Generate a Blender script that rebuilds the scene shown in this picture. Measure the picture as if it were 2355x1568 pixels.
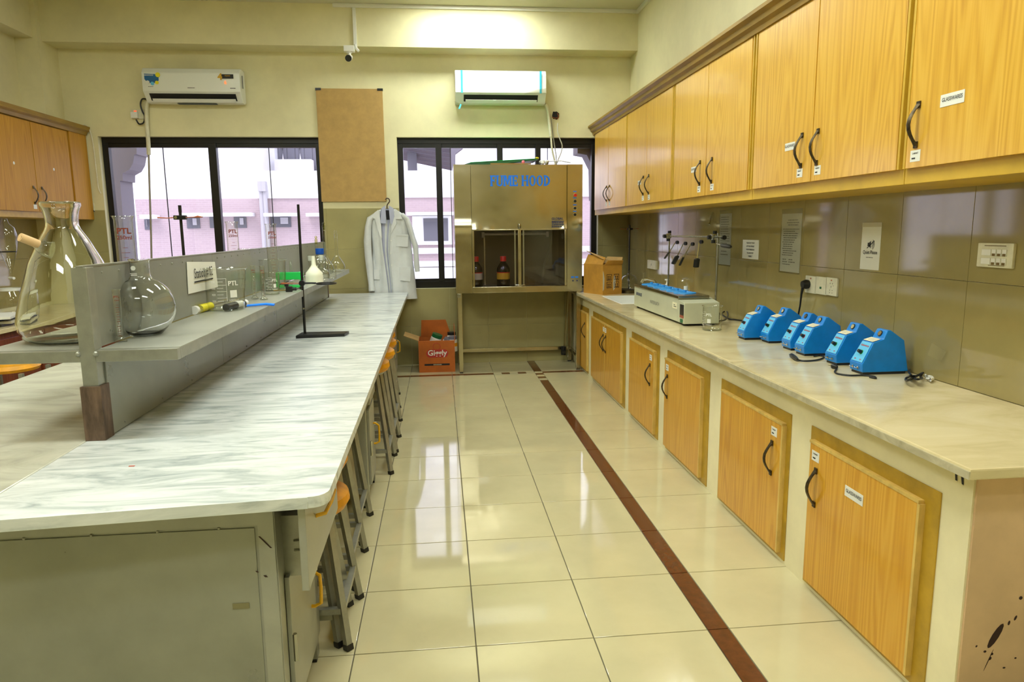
import bpy, bmesh, math, random
from mathutils import Matrix, Vector
random.seed(7)
for o in list(bpy.data.objects): bpy.data.objects.remove(o)
SC = bpy.context.scene
COL = SC.collection
PI = math.pi

# ---------------------------------------------------------------- camera
IW, IH = 2355, 1568
FPX, YAW, PITCH, ROLL, EYE = 1595.2, 0.10124, 0.15861, -0.010555, 1.5415
fwd = Vector((math.sin(YAW)*math.cos(PITCH), math.cos(YAW)*math.cos(PITCH), -math.sin(PITCH)))
rgt0 = Vector((math.cos(YAW), -math.sin(YAW), 0)); up0 = rgt0.cross(fwd)
rgt = rgt0*math.cos(ROLL)+up0*math.sin(ROLL); upv = -rgt0*math.sin(ROLL)+up0*math.cos(ROLL)
cd = bpy.data.cameras.new('camera'); cam = bpy.data.objects.new('camera', cd); COL.objects.link(cam)
cd.sensor_fit = 'HORIZONTAL'; cd.sensor_width = 36; cd.lens = FPX/IW*36; cd.clip_start = .05; cd.clip_end = 200
cam.matrix_world = Matrix(((rgt.x, upv.x, -fwd.x, 0), (rgt.y, upv.y, -fwd.y, 0), (rgt.z, upv.z, -fwd.z, EYE), (0, 0, 0, 1)))
SC.camera = cam
def at(px, py, ax, v):
    """point where the line of sight of a photo pixel meets the plane ax = v"""
    d = fwd*FPX + rgt*(px-IW/2) - upv*(py-IH/2); c = Vector((0, 0, EYE)); i = 'XYZ'.index(ax)
    return c + d*((v-c[i])/d[i])

# ---------------------------------------------------------------- world, sun, exposure
wd = bpy.data.worlds.new('overcast_sky'); SC.world = wd; wd.use_nodes = True
bg = wd.node_tree.nodes['Background']; bg.inputs[0].default_value = (.88, .92, 1.0, 1); bg.inputs[1].default_value = 3.0
sl = bpy.data.lights.new('sun', 'SUN'); sl.energy = 2.2; sl.angle = math.radians(25); sl.color = (1, .96, .92)
so = bpy.data.objects.new('sun', sl); COL.objects.link(so); so.rotation_euler = (math.radians(42), 0, math.radians(-18)); so.location = (0, 4, 12)
SC.view_settings.view_transform = 'Standard'; SC.view_settings.look = 'None'; SC.view_settings.gamma = 1
SC.view_settings.use_curve_mapping = False; SC.view_settings.exposure = 0.0
LAMP = 37.0                                                # radiance of a ceiling panel
SC.cycles.max_bounces = 8; SC.cycles.transparent_max_bounces = 20; SC.cycles.transmission_bounces = 8; SC.cycles.diffuse_bounces = 4; SC.cycles.adaptive_threshold = .02
SC.cycles.caustics_reflective = False; SC.cycles.caustics_refractive = True; SC.cycles.sample_clamp_indirect = 6

# ---------------------------------------------------------------- materials
def lin(c):
    return tuple(((v/255)/12.92 if v/255 <= .04045 else ((v/255+.055)/1.055)**2.4) for v in c[:3])+(1,)
def _new(name):
    m = bpy.data.materials.new(name); m.use_nodes = True; n = m.node_tree
    return m, n, n.nodes['Principled BSDF'], n.nodes['Material Output']
def _pos(n, scale, rot=(0, 0, 0)):
    g = n.nodes.new('ShaderNodeNewGeometry'); mp = n.nodes.new('ShaderNodeMapping')
    n.links.new(g.outputs['Position'], mp.inputs['Vector']); mp.inputs['Scale'].default_value = scale; mp.inputs['Rotation'].default_value = rot
    return mp.outputs[0]
def _noise(n, vec, scale=1, detail=4, rough=.55, dist=0):
    t = n.nodes.new('ShaderNodeTexNoise'); n.links.new(vec, t.inputs['Vector'])
    t.inputs['Scale'].default_value = scale; t.inputs['Detail'].default_value = detail; t.inputs['Roughness'].default_value = rough; t.inputs['Distortion'].default_value = dist
    return t.outputs['Fac']
def _ramp(n, fac, stops):
    r = n.nodes.new('ShaderNodeValToRGB'); n.links.new(fac, r.inputs[0]); e = r.color_ramp.elements
    while len(e) < len(stops): e.new(.5)
    for k, (p, c) in enumerate(stops): e[k].position = p; e[k].color = lin(c)
    return r.outputs[0]
def _math(n, op, a, b=None):
    m = n.nodes.new('ShaderNodeMath'); m.operation = op
    for i, v in enumerate((a, b)):
        if v is None: continue
        if isinstance(v, (int, float)): m.inputs[i].default_value = v
        else: n.links.new(v, m.inputs[i])
    return m.outputs[0]
def _bump(n, b, fac, strength, dist=.01):
    k = n.nodes.new('ShaderNodeBump'); k.inputs['Strength'].default_value = strength; k.inputs['Distance'].default_value = dist
    n.links.new(fac, k.inputs['Height']); n.links.new(k.outputs[0], b.inputs['Normal'])
def pm(name, col, rough=.5, metal=0, var=0, vscale=(6, 6, 6), bump=0, bscale=None, coat=0, spec=.5, rvar=0, emit=None, estr=0, alpha=1):
    """painted / plastic / metal surface; var = share of dirt-like tone variation"""
    m, n, b, o = _new(name)
    b.inputs['Base Color'].default_value = lin(col); b.inputs['Roughness'].default_value = rough; b.inputs['Metallic'].default_value = metal
    b.inputs['Specular IOR Level'].default_value = spec; b.inputs['Coat Weight'].default_value = coat; b.inputs['Coat Roughness'].default_value = .06
    if var:
        f = _noise(n, _pos(n, vscale), 1, 5, .6)
        lo = tuple(v*(1-var) for v in col); hi = tuple(min(255, v*(1+var*.5)) for v in col)
        n.links.new(_ramp(n, f, [(.3, lo), (.7, hi)]), b.inputs['Base Color'])
        if rvar: n.links.new(_math(n, 'ADD', _math(n, 'MULTIPLY', f, rvar), rough-rvar*.5), b.inputs['Roughness'])
    if bump: _bump(n, b, _noise(n, _pos(n, bscale or vscale), 1, 4), bump)
    if emit: b.inputs['Emission Color'].default_value = lin(emit); b.inputs['Emission Strength'].default_value = estr
    b.inputs['Alpha'].default_value = alpha
    return m
def wood(name, dark, mid, light, freq=26, rough=.3, coat=.35):
    m, n, b, o = _new(name)
    lo = _noise(n, _pos(n, (4.6, 4.6, .3)), 1, 2, .4, .1)
    rings = _math(n, 'SINE', _math(n, 'MULTIPLY', lo, freq*6.28)); rings = _math(n, 'ADD', _math(n, 'MULTIPLY', rings, .16), .5)
    fine = _noise(n, _pos(n, (120, 120, 2.2)), 1, 3, .6)
    broad = _noise(n, _pos(n, (2.5, 2.5, 1.2)), 1, 2)
    f = _math(n, 'ADD', _math(n, 'MULTIPLY', rings, .5), _math(n, 'ADD', _math(n, 'MULTIPLY', fine, .34), _math(n, 'MULTIPLY', broad, .2)))
    n.links.new(_ramp(n, f, [(.3, dark), (.5, mid), (.74, light)]), b.inputs['Base Color'])
    b.inputs['Roughness'].default_value = rough; b.inputs['Coat Weight'].default_value = coat; b.inputs['Coat Roughness'].default_value = .12
    return m
def marble(name, stops, sc=(1.3, 9, 9), rot=.1, rough=.22):
    m, n, b, o = _new(name)
    a = _noise(n, _pos(n, sc, (0, 0, rot)), 1, 8, .62, 1.4); c = _noise(n, _pos(n, (1.1, 2.2, 2)), 1, 3)
    f = _math(n, 'ADD', _math(n, 'MULTIPLY', a, .8), _math(n, 'MULTIPLY', c, .2))
    n.links.new(_ramp(n, f, stops), b.inputs['Base Color']); b.inputs['Roughness'].default_value = rough
    return m
def clear(name, tint=(245, 250, 246), edge=(205, 210, 190), refl=.9, base=.03, rough=.02):
    """thin clear glass: straight-through transmission with facing-dependent tint and reflection"""
    m, n, b, o = _new(name); n.nodes.remove(b)
    lw = n.nodes.new('ShaderNodeLayerWeight'); lw.inputs[0].default_value = .5
    fac = _math(n, 'POWER', lw.outputs['Facing'], 3.0)
    mixc = n.nodes.new('ShaderNodeMix'); mixc.data_type = 'RGBA'; n.links.new(fac, mixc.inputs[0])
    mixc.inputs[6].default_value = lin(tint); mixc.inputs[7].default_value = lin(edge)
    tr = n.nodes.new('ShaderNodeBsdfTransparent'); n.links.new(mixc.outputs[2], tr.inputs[0])
    gl = n.nodes.new('ShaderNodeBsdfGlossy'); gl.inputs['Roughness'].default_value = rough
    mx = n.nodes.new('ShaderNodeMixShader'); n.links.new(_math(n, 'ADD', _math(n, 'MULTIPLY', _math(n, 'POWER', lw.outputs['Facing'], 2.6), refl*.55), base), mx.inputs[0])
    n.links.new(tr.outputs[0], mx.inputs[1]); n.links.new(gl.outputs[0], mx.inputs[2]); n.links.new(mx.outputs[0], o.inputs[0])
    return m
def solid_glass(name, tint=(246, 250, 244), ior=1.45):
    m, n, b, o = _new(name); b.inputs['Base Color'].default_value = lin(tint); b.inputs['Roughness'].default_value = 0
    b.inputs['IOR'].default_value = ior; b.inputs['Transmission Weight'].default_value = 1
    return m
def plaster(name, col, var=.06, bump=.05):
    m, n, b, o = _new(name)
    f = _noise(n, _pos(n, (1.3, 1.3, 1.3)), 1, 6, .65); lo = tuple(v*(1-var) for v in col); hi = tuple(min(255, v*(1+var*.4)) for v in col)
    n.links.new(_ramp(n, f, [(.32, lo), (.68, hi)]), b.inputs['Base Color']); b.inputs['Roughness'].default_value = .62
    _bump(n, b, _noise(n, _pos(n, (60, 60, 60)), 1, 3), bump, .004)
    return m
def steel(name, col, rough=.28, dents=.0, streak=(3, 3, 60)):
    m, n, b, o = _new(name); b.inputs['Metallic'].default_value = 1
    f = _noise(n, _pos(n, (4, 4, 4)), 1, 5, .6); st = _noise(n, _pos(n, streak), 1, 2)
    n.links.new(_ramp(n, f, [(.3, tuple(v*.93 for v in col)), (.7, col)]), b.inputs['Base Color'])
    n.links.new(_math(n, 'ADD', _math(n, 'MULTIPLY', f, .16), rough-.08), b.inputs['Roughness'])
    if dents: _bump(n, b, _noise(n, _pos(n, (2.2, 2.2, 2.2)), 1, 2), dents, .05)
    return m
def brickwall(name, c1, c2, mortar):
    m, n, b, o = _new(name); t = n.nodes.new('ShaderNodeTexBrick')
    g = n.nodes.new('ShaderNodeNewGeometry'); sp = n.nodes.new('ShaderNodeSeparateXYZ'); cb = n.nodes.new('ShaderNodeCombineXYZ')
    n.links.new(g.outputs['Position'], sp.inputs[0]); n.links.new(sp.outputs[0], cb.inputs[0]); n.links.new(sp.outputs[2], cb.inputs[1]); n.links.new(cb.outputs[0], t.inputs['Vector'])
    t.inputs['Color1'].default_value = lin(c1); t.inputs['Color2'].default_value = lin(c2); t.inputs['Mortar'].default_value = lin(mortar)
    t.inputs['Scale'].default_value = 1; t.inputs['Brick Width'].default_value = .13; t.inputs['Row Height'].default_value = .042; t.inputs['Mortar Size'].default_value = .005
    n.links.new(t.outputs['Color'], b.inputs['Base Color']); b.inputs['Roughness'].default_value = .9
    return m

M = {}
M['wall'] = plaster('cream_wall_paint', (227, 220, 178)); M['ceiling'] = plaster('ceiling_paint', (205, 202, 176), .03)
M['base_paint'] = plaster('counter_base_paint', (238, 228, 188), .08)
M['tan_end'] = plaster('tan_end_render', (220, 186, 146), .12)
M['tile'] = pm('glazed_wall_tile', (158, 144, 94), .07, 0, .07, (2.5, 2.5, 2.5), coat=.3)
M['tile_back'] = pm('glazed_wainscot_tile', (164, 155, 106), .3, 0, .06, (2.5, 2.5, 2.5))
M['grout'] = pm('dark_tile_grout', (96, 90, 66), .8)
M['floor'] = pm('polished_floor_tile', (200, 191, 152), .045, 0, .045, (2.2, 2.2, 2.2), coat=.25, spec=.6)
M['strip'] = pm('brown_floor_strip', (100, 55, 28), .16, 0, .12, (30, 30, 30), coat=.3)
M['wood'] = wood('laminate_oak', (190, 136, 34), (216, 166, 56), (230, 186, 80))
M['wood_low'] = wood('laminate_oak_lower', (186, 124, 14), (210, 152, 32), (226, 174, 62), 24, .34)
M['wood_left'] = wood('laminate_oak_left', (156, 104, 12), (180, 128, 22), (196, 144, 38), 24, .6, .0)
M['ochre'] = pm('ochre_gloss_paint', (184, 146, 42), .42, 0, .12, (9, 9, 9))
M['ochre_up'] = pm('ochre_paint_carcass', (205, 166, 52), .38, 0, .08, (5, 5, 5))
M['edge'] = pm('pale_door_edging', (216, 182, 98), .4, 0, .12, (20, 20, 8))
M['crown'] = pm('brown_crown_varnish', (146, 114, 30), .5, 0, .15, (4, 4, 30))
M['bronze'] = pm('aged_bronze', (80, 68, 46), .38, .75, .35, (60, 60, 60))
M['marble'] = marble('grey_white_marble', [(.26, (132, 141, 141)), (.4, (180, 187, 186)), (.5, (208, 213, 211)), (.66, (230, 233, 231))], (3.2, 15, 15), .2)
M['marble2'] = marble('pale_grey_marble', [(.28, (150, 152, 138)), (.5, (192, 192, 176)), (.75, (214, 213, 196))], (2.4, 5, 5))
M['marble_edge'] = marble('cut_marble_edge', [(.3, (184, 176, 140)), (.7, (222, 218, 196))], (6, 6, 6))
M['counter'] = marble('beige_counter_marble', [(.3, (196, 180, 136)), (.5, (218, 203, 160)), (.7, (231, 218, 180))], (2, 3, 3), .6, .14)
M['counter_edge'] = marble('counter_cut_edge', [(.3, (150, 140, 110)), (.7, (206, 198, 168))], (8, 8, 8), 0, .3)
M['greypaint'] = pm('grey_bench_enamel', (166, 167, 156), .34, .25, .08, (5, 5, 5), rvar=.15)
M['greypanel'] = pm('grey_panel_enamel', (150, 151, 139), .3, .3, .07, (4, 4, 4), rvar=.15)
M['silverpaint'] = pm('silver_tube_paint', (158, 158, 146), .3, .45, .1, (12, 12, 12))
M['rust'] = pm('rusty_steel', (112, 90, 74), .5, .35, .35, (30, 30, 8))
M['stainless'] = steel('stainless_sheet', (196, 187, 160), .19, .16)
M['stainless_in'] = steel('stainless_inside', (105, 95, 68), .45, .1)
M['chrome'] = pm('chrome', (215, 215, 210), .08, 1)
M['zinc'] = pm('zinc_rod', (170, 170, 162), .22, 1)
M['black'] = pm('black_plastic', (20, 20, 20), .4)
M['blackmetal'] = pm('black_enamel', (26, 26, 27), .35, .2, .2, (40, 40, 40))
M['frame'] = pm('dark_window_frame', (22, 20, 19), .35, .3)
M['white'] = pm('white_plastic', (232, 232, 226), .3)
M['offwhite'] = pm('aged_white_plastic', (220, 216, 190), .4, 0, .06, (20, 20, 20))
M['ac_white'] = pm('air_conditioner_white', (226, 228, 220), .25)
M['ac_white2'] = pm('wrapped_air_conditioner_white', (240, 242, 238), .22)
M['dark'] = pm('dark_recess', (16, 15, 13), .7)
M['paper'] = pm('white_paper', (226, 226, 218), .7)
M['paper_dull'] = pm('dull_paper', (196, 190, 168), .7)
M['ink'] = pm('black_ink', (24, 24, 26), .6)
M['ink_grey'] = pm('grey_print', (118, 116, 112), .7)
M['ink_red'] = pm('red_print', (176, 46, 40), .6)
M['ink_blue'] = pm('blue_vinyl', (0, 124, 255), .5)
M['ink_navy'] = pm('navy_print', (26, 44, 92), .5)
M['glassprint'] = pm('white_glass_print', (226, 228, 222), .5)
M['brownprint'] = pm('brown_glass_print', (128, 52, 30), .5)
M['board'] = pm('brown_softboard', (184, 150, 90), .75, 0, .06, (14, 14, 14), bump=.1, bscale=(160, 160, 160))
M['coat'] = pm('white_cotton', (216, 219, 220), .85, 0, .05, (5, 5, 5), bump=.25, bscale=(9, 9, 5))
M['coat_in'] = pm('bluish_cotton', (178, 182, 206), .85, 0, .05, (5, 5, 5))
M['cardboard'] = pm('brown_cardboard', (190, 138, 50), .75, 0, .1, (7, 7, 7))
M['cardboard_in'] = pm('cardboard_inside', (186, 150, 90), .8, 0, .1, (7, 7, 7))
M['orange_card'] = pm('orange_carton', (186, 98, 30), .7, 0, .1, (8, 8, 8))
M['orange'] = pm('orange_vinyl', (226, 156, 12), .5, 0, .12, (14, 14, 14))
M['yellow'] = pm('yellow_handle_paint', (222, 168, 10), .25)
M['blue'] = pm('blue_device_enamel', (18, 128, 216), .3, 0, .06, (14, 14, 14), bump=.06, bscale=(420, 420, 420))
M['ltblue'] = pm('light_blue_faceplate', (96, 190, 238), .35)
M['lidblue'] = pm('blue_lid_plastic', (52, 150, 224), .4)
M['bath'] = pm('grey_green_bath_enamel', (196, 198, 172), .35, 0, .03)
M['label'] = pm('cream_sticker', (232, 228, 196), .6)
M['red'] = pm('red_plastic', (204, 26, 22), .35)
M['green'] = pm('green_plastic', (34, 214, 96), .4)
M['darkgreen'] = pm('dark_green_plastic', (14, 96, 52), .4)
M['capblue'] = pm('blue_cap', (14, 84, 190), .4)
M['amber'] = pm('dark_amber_glass', (26, 14, 9), .08, 0, 0, coat=.4)
M['amberlabel'] = pm('yellow_bottle_label', (204, 158, 34), .6)
M['funnel'] = pm('white_polypropylene', (234, 234, 214), .4)
M['cork'] = pm('beige_rubber_tube', (226, 190, 142), .55)
M['copper'] = pm('copper_clamp_paint', (168, 88, 48), .4, .3)
M['cyan'] = pm('cyan_tape', (60, 196, 232), .4)
M['yellowlabel'] = pm('yellow_tube_label', (226, 214, 24), .5)
M['redwood'] = wood('reddish_brown_wood', (84, 32, 12), (110, 46, 20), (128, 60, 30), 20, .45, .2)
M['glass'] = clear('window_glass', (240, 238, 246), (200, 200, 210), .5, .04, .01)
M['ware'] = clear('thin_labware_glass', (252, 253, 250), (206, 211, 196), 1.6, .05, .0)
M['thick'] = solid_glass('thick_flask_glass', (250, 251, 240))
M['flaskglass'] = solid_glass('round_flask_glass', (250, 252, 250))
M['yellowglass'] = clear('greenish_glass', (236, 238, 200), (170, 168, 96), 1.0, .04, .03)
M['poly'] = clear('clear_polythene', (248, 248, 244), (225, 225, 215), .8, .05, .12)
M['led'] = pm('red_display', (255, 90, 20), .5, emit=(255, 110, 30), estr=1.6)
M['neon'] = pm('red_indicator', (255, 60, 40), .5, emit=(255, 60, 30), estr=2.5)
M['lamp'] = pm('lit_diffuser', (255, 255, 250), .5, emit=(249, 255, 245), estr=LAMP)
M['out_white'] = pm('white_render', (236, 236, 238), .9, 0, .05, (.8, .8, .8))
M['out_brick'] = brickwall('pink_brick', (178, 160, 162), (172, 154, 157), (183, 166, 169))
M['out_grey'] = pm('grey_render', (120, 116, 124), .9)
M['out_dark'] = pm('shaded_opening', (98, 98, 106), .8)
M['out_metal'] = pm('grey_steel_sheet', (112, 112, 122), .6)
M['out_slat'] = pm('louvre_grey', (176, 174, 178), .8)
M['stain'] = pm('dark_stain', (52, 30, 22), .7)

# ---------------------------------------------------------------- mesh helpers
class MB:
    def __init__(s): s.v = []; s.f = []
    def add(s, vs, fs):
        k = len(s.v); s.v += [tuple(v) for v in vs]; s.f += [tuple(i+k for i in f) for f in fs]; return s
    def box(s, x0, x1, y0, y1, z0, z1):
        return s.add([(x, y, z) for z in (z0, z1) for y in (y0, y1) for x in (x0, x1)],
                     [(0, 2, 3, 1), (4, 5, 7, 6), (0, 1, 5, 4), (2, 6, 7, 3), (0, 4, 6, 2), (1, 3, 7, 5)])
    def prism(s, pts, ax, a0, a1):
        n = len(pts)
        def p(q, a): return {'x': (a, q[0], q[1]), 'y': (q[0], a, q[1]), 'z': (q[0], q[1], a)}[ax]
        return s.add([p(q, a0) for q in pts]+[p(q, a1) for q in pts],
                     [tuple(range(n)), tuple(range(2*n-1, n-1, -1))]+[(i, n+i, n+(i+1) % n, (i+1) % n) for i in range(n)])
    def sheet(s, quad, t):
        """thin slab on four corners, thickness t along its normal"""
        q = [Vector(v) for v in quad]; nn = (q[1]-q[0]).cross(q[3]-q[0]).normalized()*t
        return s.add(q+[v+nn for v in q], [(3, 2, 1, 0), (4, 5, 6, 7), (0, 1, 5, 4), (1, 2, 6, 5), (2, 3, 7, 6), (3, 0, 4, 7)])
    def tube(s, path, r, n=8, closed=False, flat=1.0, square=False):
        P = [Vector(p) for p in path]; L = len(P); rr = r if isinstance(r, (list, tuple)) else [r]*L
        T = [((P[(i+1) % L]-P[i-1]) if closed else (P[min(i+1, L-1)]-P[max(i-1, 0)])).normalized() for i in range(L)]
        u = T[0].cross(Vector((0, 0, 1)));
        if u.length < .01: u = Vector((1, 0, 0)).cross(T[0]).cross(T[0]) if abs(T[0].x) < .9 else Vector((0, 1, 0))
        u.normalize(); vs = []; ph = PI/4 if square else 0
        for i in range(L):
            u = (u-T[i]*u.dot(T[i])).normalized(); w = T[i].cross(u)
            for k in range(n):
                a = 2*PI*k/n+ph; vs.append(P[i]+(u*math.cos(a)*rr[i]+w*math.sin(a)*rr[i]*flat))
        fs = []
        for i in range(L if closed else L-1):
            j = (i+1) % L
            for k in range(n): fs.append((i*n+k, i*n+(k+1) % n, j*n+(k+1) % n, j*n+k))
        if not closed: fs += [tuple(range(n-1, -1, -1)), tuple(range((L-1)*n, L*n))]
        return s.add(vs, fs)
    def bar(s, p0, p1, w):                                  # square tube of side w
        return s.tube([p0, p1], w*.7071, 4, square=True)
    def cyl(s, p0, p1, r, n=16, r1=None): return s.tube([p0, p1], [r, r if r1 is None else r1], n)
    def lathe(s, prof, c=(0, 0, 0), n=28, closed=False):
        vs = []; fs = []; L = len(prof); ring = []
        for r, z in prof:
            if r < 1e-6: ring.append([len(vs)]); vs.append((c[0], c[1], c[2]+z))
            else:
                ring.append(list(range(len(vs), len(vs)+n))); vs += [(c[0]+r*math.cos(2*PI*k/n), c[1]+r*math.sin(2*PI*k/n), c[2]+z) for k in range(n)]
        for i in range(L if closed else L-1):
            a, b = ring[i], ring[(i+1) % L]
            for k in range(n):
                k2 = (k+1) % n
                if len(a) == 1 and len(b) == 1: continue
                if len(a) == 1: fs.append((a[0], b[k2], b[k]))
                elif len(b) == 1: fs.append((a[k], a[k2], b[0]))
                else: fs.append((a[k], a[k2], b[k2], b[k]))
        return s.add(vs, fs)
    def ball(s, c, r, n=12, sz=1): return s.lathe([(r*math.sin(PI*i/8), -r*sz*math.cos(PI*i/8)) if 0 < i < 8 else (0, -r*sz*math.cos(PI*i/8)) for i in range(9)], c, n)
    def xf(s, mat, start=0):
        for i in range(start, len(s.v)): s.v[i] = tuple(mat @ Vector(s.v[i]))
        return s
def cr(pts, k=5):
    """smooth curve through the given points"""
    P = [Vector(p) for p in pts]; P = [P[0]*2-P[1]]+P+[P[-1]*2-P[-2]]; out = []
    for i in range(1, len(P)-2):
        a, b, c, d = P[i-1:i+3]
        for q in range(k):
            t = q/k; out.append(tuple(.5*((2*b)+(c-a)*t+(2*a-5*b+4*c-d)*t*t+(3*b-a-3*c+d)*t**3)))
    return out+[tuple(P[-2])]
WM = {}
def _mesh(name, mb, mat, bevel=0, smooth=35, inv=None):
    me = bpy.data.meshes.new(name); me.from_pydata([inv @ Vector(v) for v in mb.v] if inv else mb.v, [], mb.f)
    bm = bmesh.new(); bm.from_mesh(me); bmesh.ops.recalc_face_normals(bm, faces=bm.faces)
    if bevel:
        ed = [e for e in bm.edges if len(e.link_faces) == 2 and e.calc_face_angle(0) > .6]
        n0 = [f.normal.copy() for f in bm.faces] if len(bm.faces) < 80 else []
        bmesh.ops.bevel(bm, geom=ed, offset=bevel, segments=2, affect='EDGES', profile=.6, clamp_overlap=True)
        bm.normal_update()                                     # original faces stay flat, only the rounded arrises are smooth
        for f in bm.faces: f.smooth = not any(f.normal.dot(q) > .9995 for q in n0)
    else:
        for f in bm.faces: f.smooth = bool(smooth)
    flags = [f.smooth for f in bm.faces]; bm.to_mesh(me); bm.free()
    if smooth:
        me.set_sharp_from_angle(angle=math.radians(smooth)); me.polygons.foreach_set('use_smooth', flags)
    me.materials.append(M[mat] if isinstance(mat, str) else mat)
    return me
def obj(name, mb, mat, parent=None, bevel=0, smooth=35, kind=None, label=None, local=False):
    inv = WM[parent.name].inverted() if (parent is not None and not local) else None
    o = bpy.data.objects.new(name, _mesh(name, mb, mat, bevel, smooth, inv)); COL.objects.link(o)
    if parent is not None: o.parent = parent; WM[o.name] = WM[parent.name]
    else: WM[o.name] = Matrix.Identity(4)
    if kind: o['kind'] = kind
    if label: o['label'] = label
    return o
def tag(o, label, cat, group=None):
    o['label'] = label; o['category'] = cat
    if group: o['group'] = group
    return o
def thing(name, label, cat, loc=(0, 0, 0), rotz=0, group=None):
    o = bpy.data.objects.new(name, None); COL.objects.link(o); o.empty_display_size = .1
    o.location = loc; o.rotation_euler = (0, 0, rotz); WM[o.name] = Matrix.Translation(loc) @ Matrix.Rotation(rotz, 4, 'Z')
    return tag(o, label, cat, group)
def struct(name, mb, mat, **k): return obj(name, mb, mat, kind='structure', **k)
def dup(root, loc, rotz, label=None, group=None):
    r = root.copy(); COL.objects.link(r); r.location = loc; r.rotation_euler = (0, 0, rotz)
    WM[r.name] = Matrix.Translation(loc) @ Matrix.Rotation(rotz, 4, 'Z')
    if label: r['label'] = label
    if group: r['group'] = group
    for ch in list(root.children):
        c = ch.copy(); COL.objects.link(c); c.parent = r; WM[c.name] = WM[r.name]
        for g in ch.children:
            d = g.copy(); COL.objects.link(d); d.parent = c
    return r
_TX = {}
def text(name, s, size, mat, parent, o, right, up, align='CENTER', bold=0, sx=1.0, shear=0):
    """flat lettering lying on a surface at o, reading along right"""
    k = (s, bold, align, shear)
    if k not in _TX:
        cu = bpy.data.curves.new('lettering', 'FONT'); cu.body = s; cu.align_x = align; cu.align_y = 'CENTER'; cu.offset = bold; cu.shear = shear; cu.resolution_u = 3
        ob = bpy.data.objects.new('lettering', cu); COL.objects.link(ob); dg = bpy.context.evaluated_depsgraph_get()
        me = bpy.data.meshes.new_from_object(ob.evaluated_get(dg)); _TX[k] = ([tuple(v.co) for v in me.vertices], [tuple(p.vertices) for p in me.polygons])
        bpy.data.objects.remove(ob); bpy.data.curves.remove(cu); bpy.data.meshes.remove(me)
    vs, fs = _TX[k]; R = Vector(right).normalized(); U = Vector(up).normalized(); O = Vector(o); mb = MB()
    mb.add([O+R*(v[0]*size*sx)+U*(v[1]*size) for v in vs], fs)
    return _flat(name, mb, mat, parent)
def _flat(name, mb, mat, parent):
    inv = WM[parent.name].inverted(); me = bpy.data.meshes.new(name); me.from_pydata([inv @ Vector(v) for v in mb.v], [], mb.f)
    me.materials.append(M[mat]); o = bpy.data.objects.new(name, me); COL.objects.link(o); o.parent = parent; WM[o.name] = WM[parent.name]
    return o
def lines(name, parent, mat, o, right, up, w, rows, h=.35):
    """rows of unreadable print drawn as short flat bars; rows = [(offset_up, x0, x1, height)]"""
    R = Vector(right).normalized(); U = Vector(up).normalized(); O = Vector(o); mb = MB()
    for (u, a, b, hh) in rows:
        x = a
        while x < b:
            e = min(b, x+random.uniform(.04, .14)*w)
            mb.add([O+R*x+U*u, O+R*e+U*u, O+R*e+U*(u+hh), O+R*x+U*(u+hh)], [(0, 1, 2, 3)]); x = e+.015*w
    return _flat(name, mb, mat, parent)

# ================================================================ THE ROOM
YB, XR, XL, ZC, YF = 8.06, 2.20, -4.13, 3.87, -3.6
GX = .0956                                                  # tile grid origin across the room
HB = HC = .86
_TB = {}
def piece(name, parent, x0, x1, y0, y1, z0, z1, mat, bevel=.0015):
    """one tile / slab: small shared box mesh, child of parent (parents of pieces sit at the origin)"""
    k = (round(x1-x0, 4), round(y1-y0, 4), round(z1-z0, 4), mat)
    if k not in _TB: _TB[k] = _mesh(name, MB().box(0, x1-x0, 0, y1-y0, 0, z1-z0), mat, bevel, 35)
    o = bpy.data.objects.new(name, _TB[k]); COL.objects.link(o); o.location = (x0, y0, z0); o.parent = parent; WM[o.name] = Matrix.Translation((x0, y0, z0))
    return o
# floor: grout bed, tiles seen in the aisle one by one, the rest as one field
floor = struct('floor', MB().box(XL-.2, XR+.2, YF-.2, YB+.2, -.12, -.004), 'grout')
G = .0022
cols = [(GX+.45*k, GX+.45*(k+1)) for k in range(-3, 2)]
rowsY = [(2.3953+.45*r, 2.3953+.45*(r+1)) for r in range(-3, 11)]
X_S, X_T = .9956, 1.0815
for (a, b) in rowsY:
    for (c, d) in cols: piece('floor_tile', floor, c+G, d-G, a+G, b-G, -.02, 0, 'floor')
    piece('floor_tile', floor, X_T+G, 1.546, a+G, b-G, -.02, 0, 'floor')
    if b < 7.3 and a < 6.8: piece('brown_strip_tile', floor, X_S+G, X_T-G, a+G, b-G, -.02, 0, 'strip')
YS0, YS1 = 7.3453, 7.43                                     # brown cross border by the window wall
for (c, d) in cols[:4]: piece('brown_strip_tile', floor, c+G, d-G, YS0+G, YS1-G, -.02, 0, 'strip')
piece('brown_strip_tile', floor, X_T+G, 1.546, YS0+G, YS1-G, -.02, 0, 'strip')
xs = [.5456, .634, .722, .812, .902, .9956]
for k in range(5): piece('border_inset', floor, xs[k]+G/2, xs[k+1]-G/2, YS0+G, YS1-G, -.02, 0, 'strip' if k in (1, 3) else 'floor')
ys = [6.8953, 6.985, 7.075, 7.165, 7.255, 7.3453, 7.43]
for k in range(6): piece('border_inset', floor, X_S+G, X_T-G, ys[k]+G/2, ys[k+1]-G/2, -.02, 0, 'strip' if k in (0, 2, 4) else 'floor')
for (a, b) in [(7.43, 7.88), (7.88, YB)]:
    for (c, d) in cols: piece('floor_tile', floor, c+G, d-G, a+G, b-G, -.02, 0, 'floor')
    piece('brown_strip_tile', floor, X_S+G, X_T-G, a+G, b-G, -.02, 0, 'strip'); piece('floor_tile', floor, X_T+G, 1.546, a+G, b-G, -.02, 0, 'floor')
mb = MB()
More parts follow.
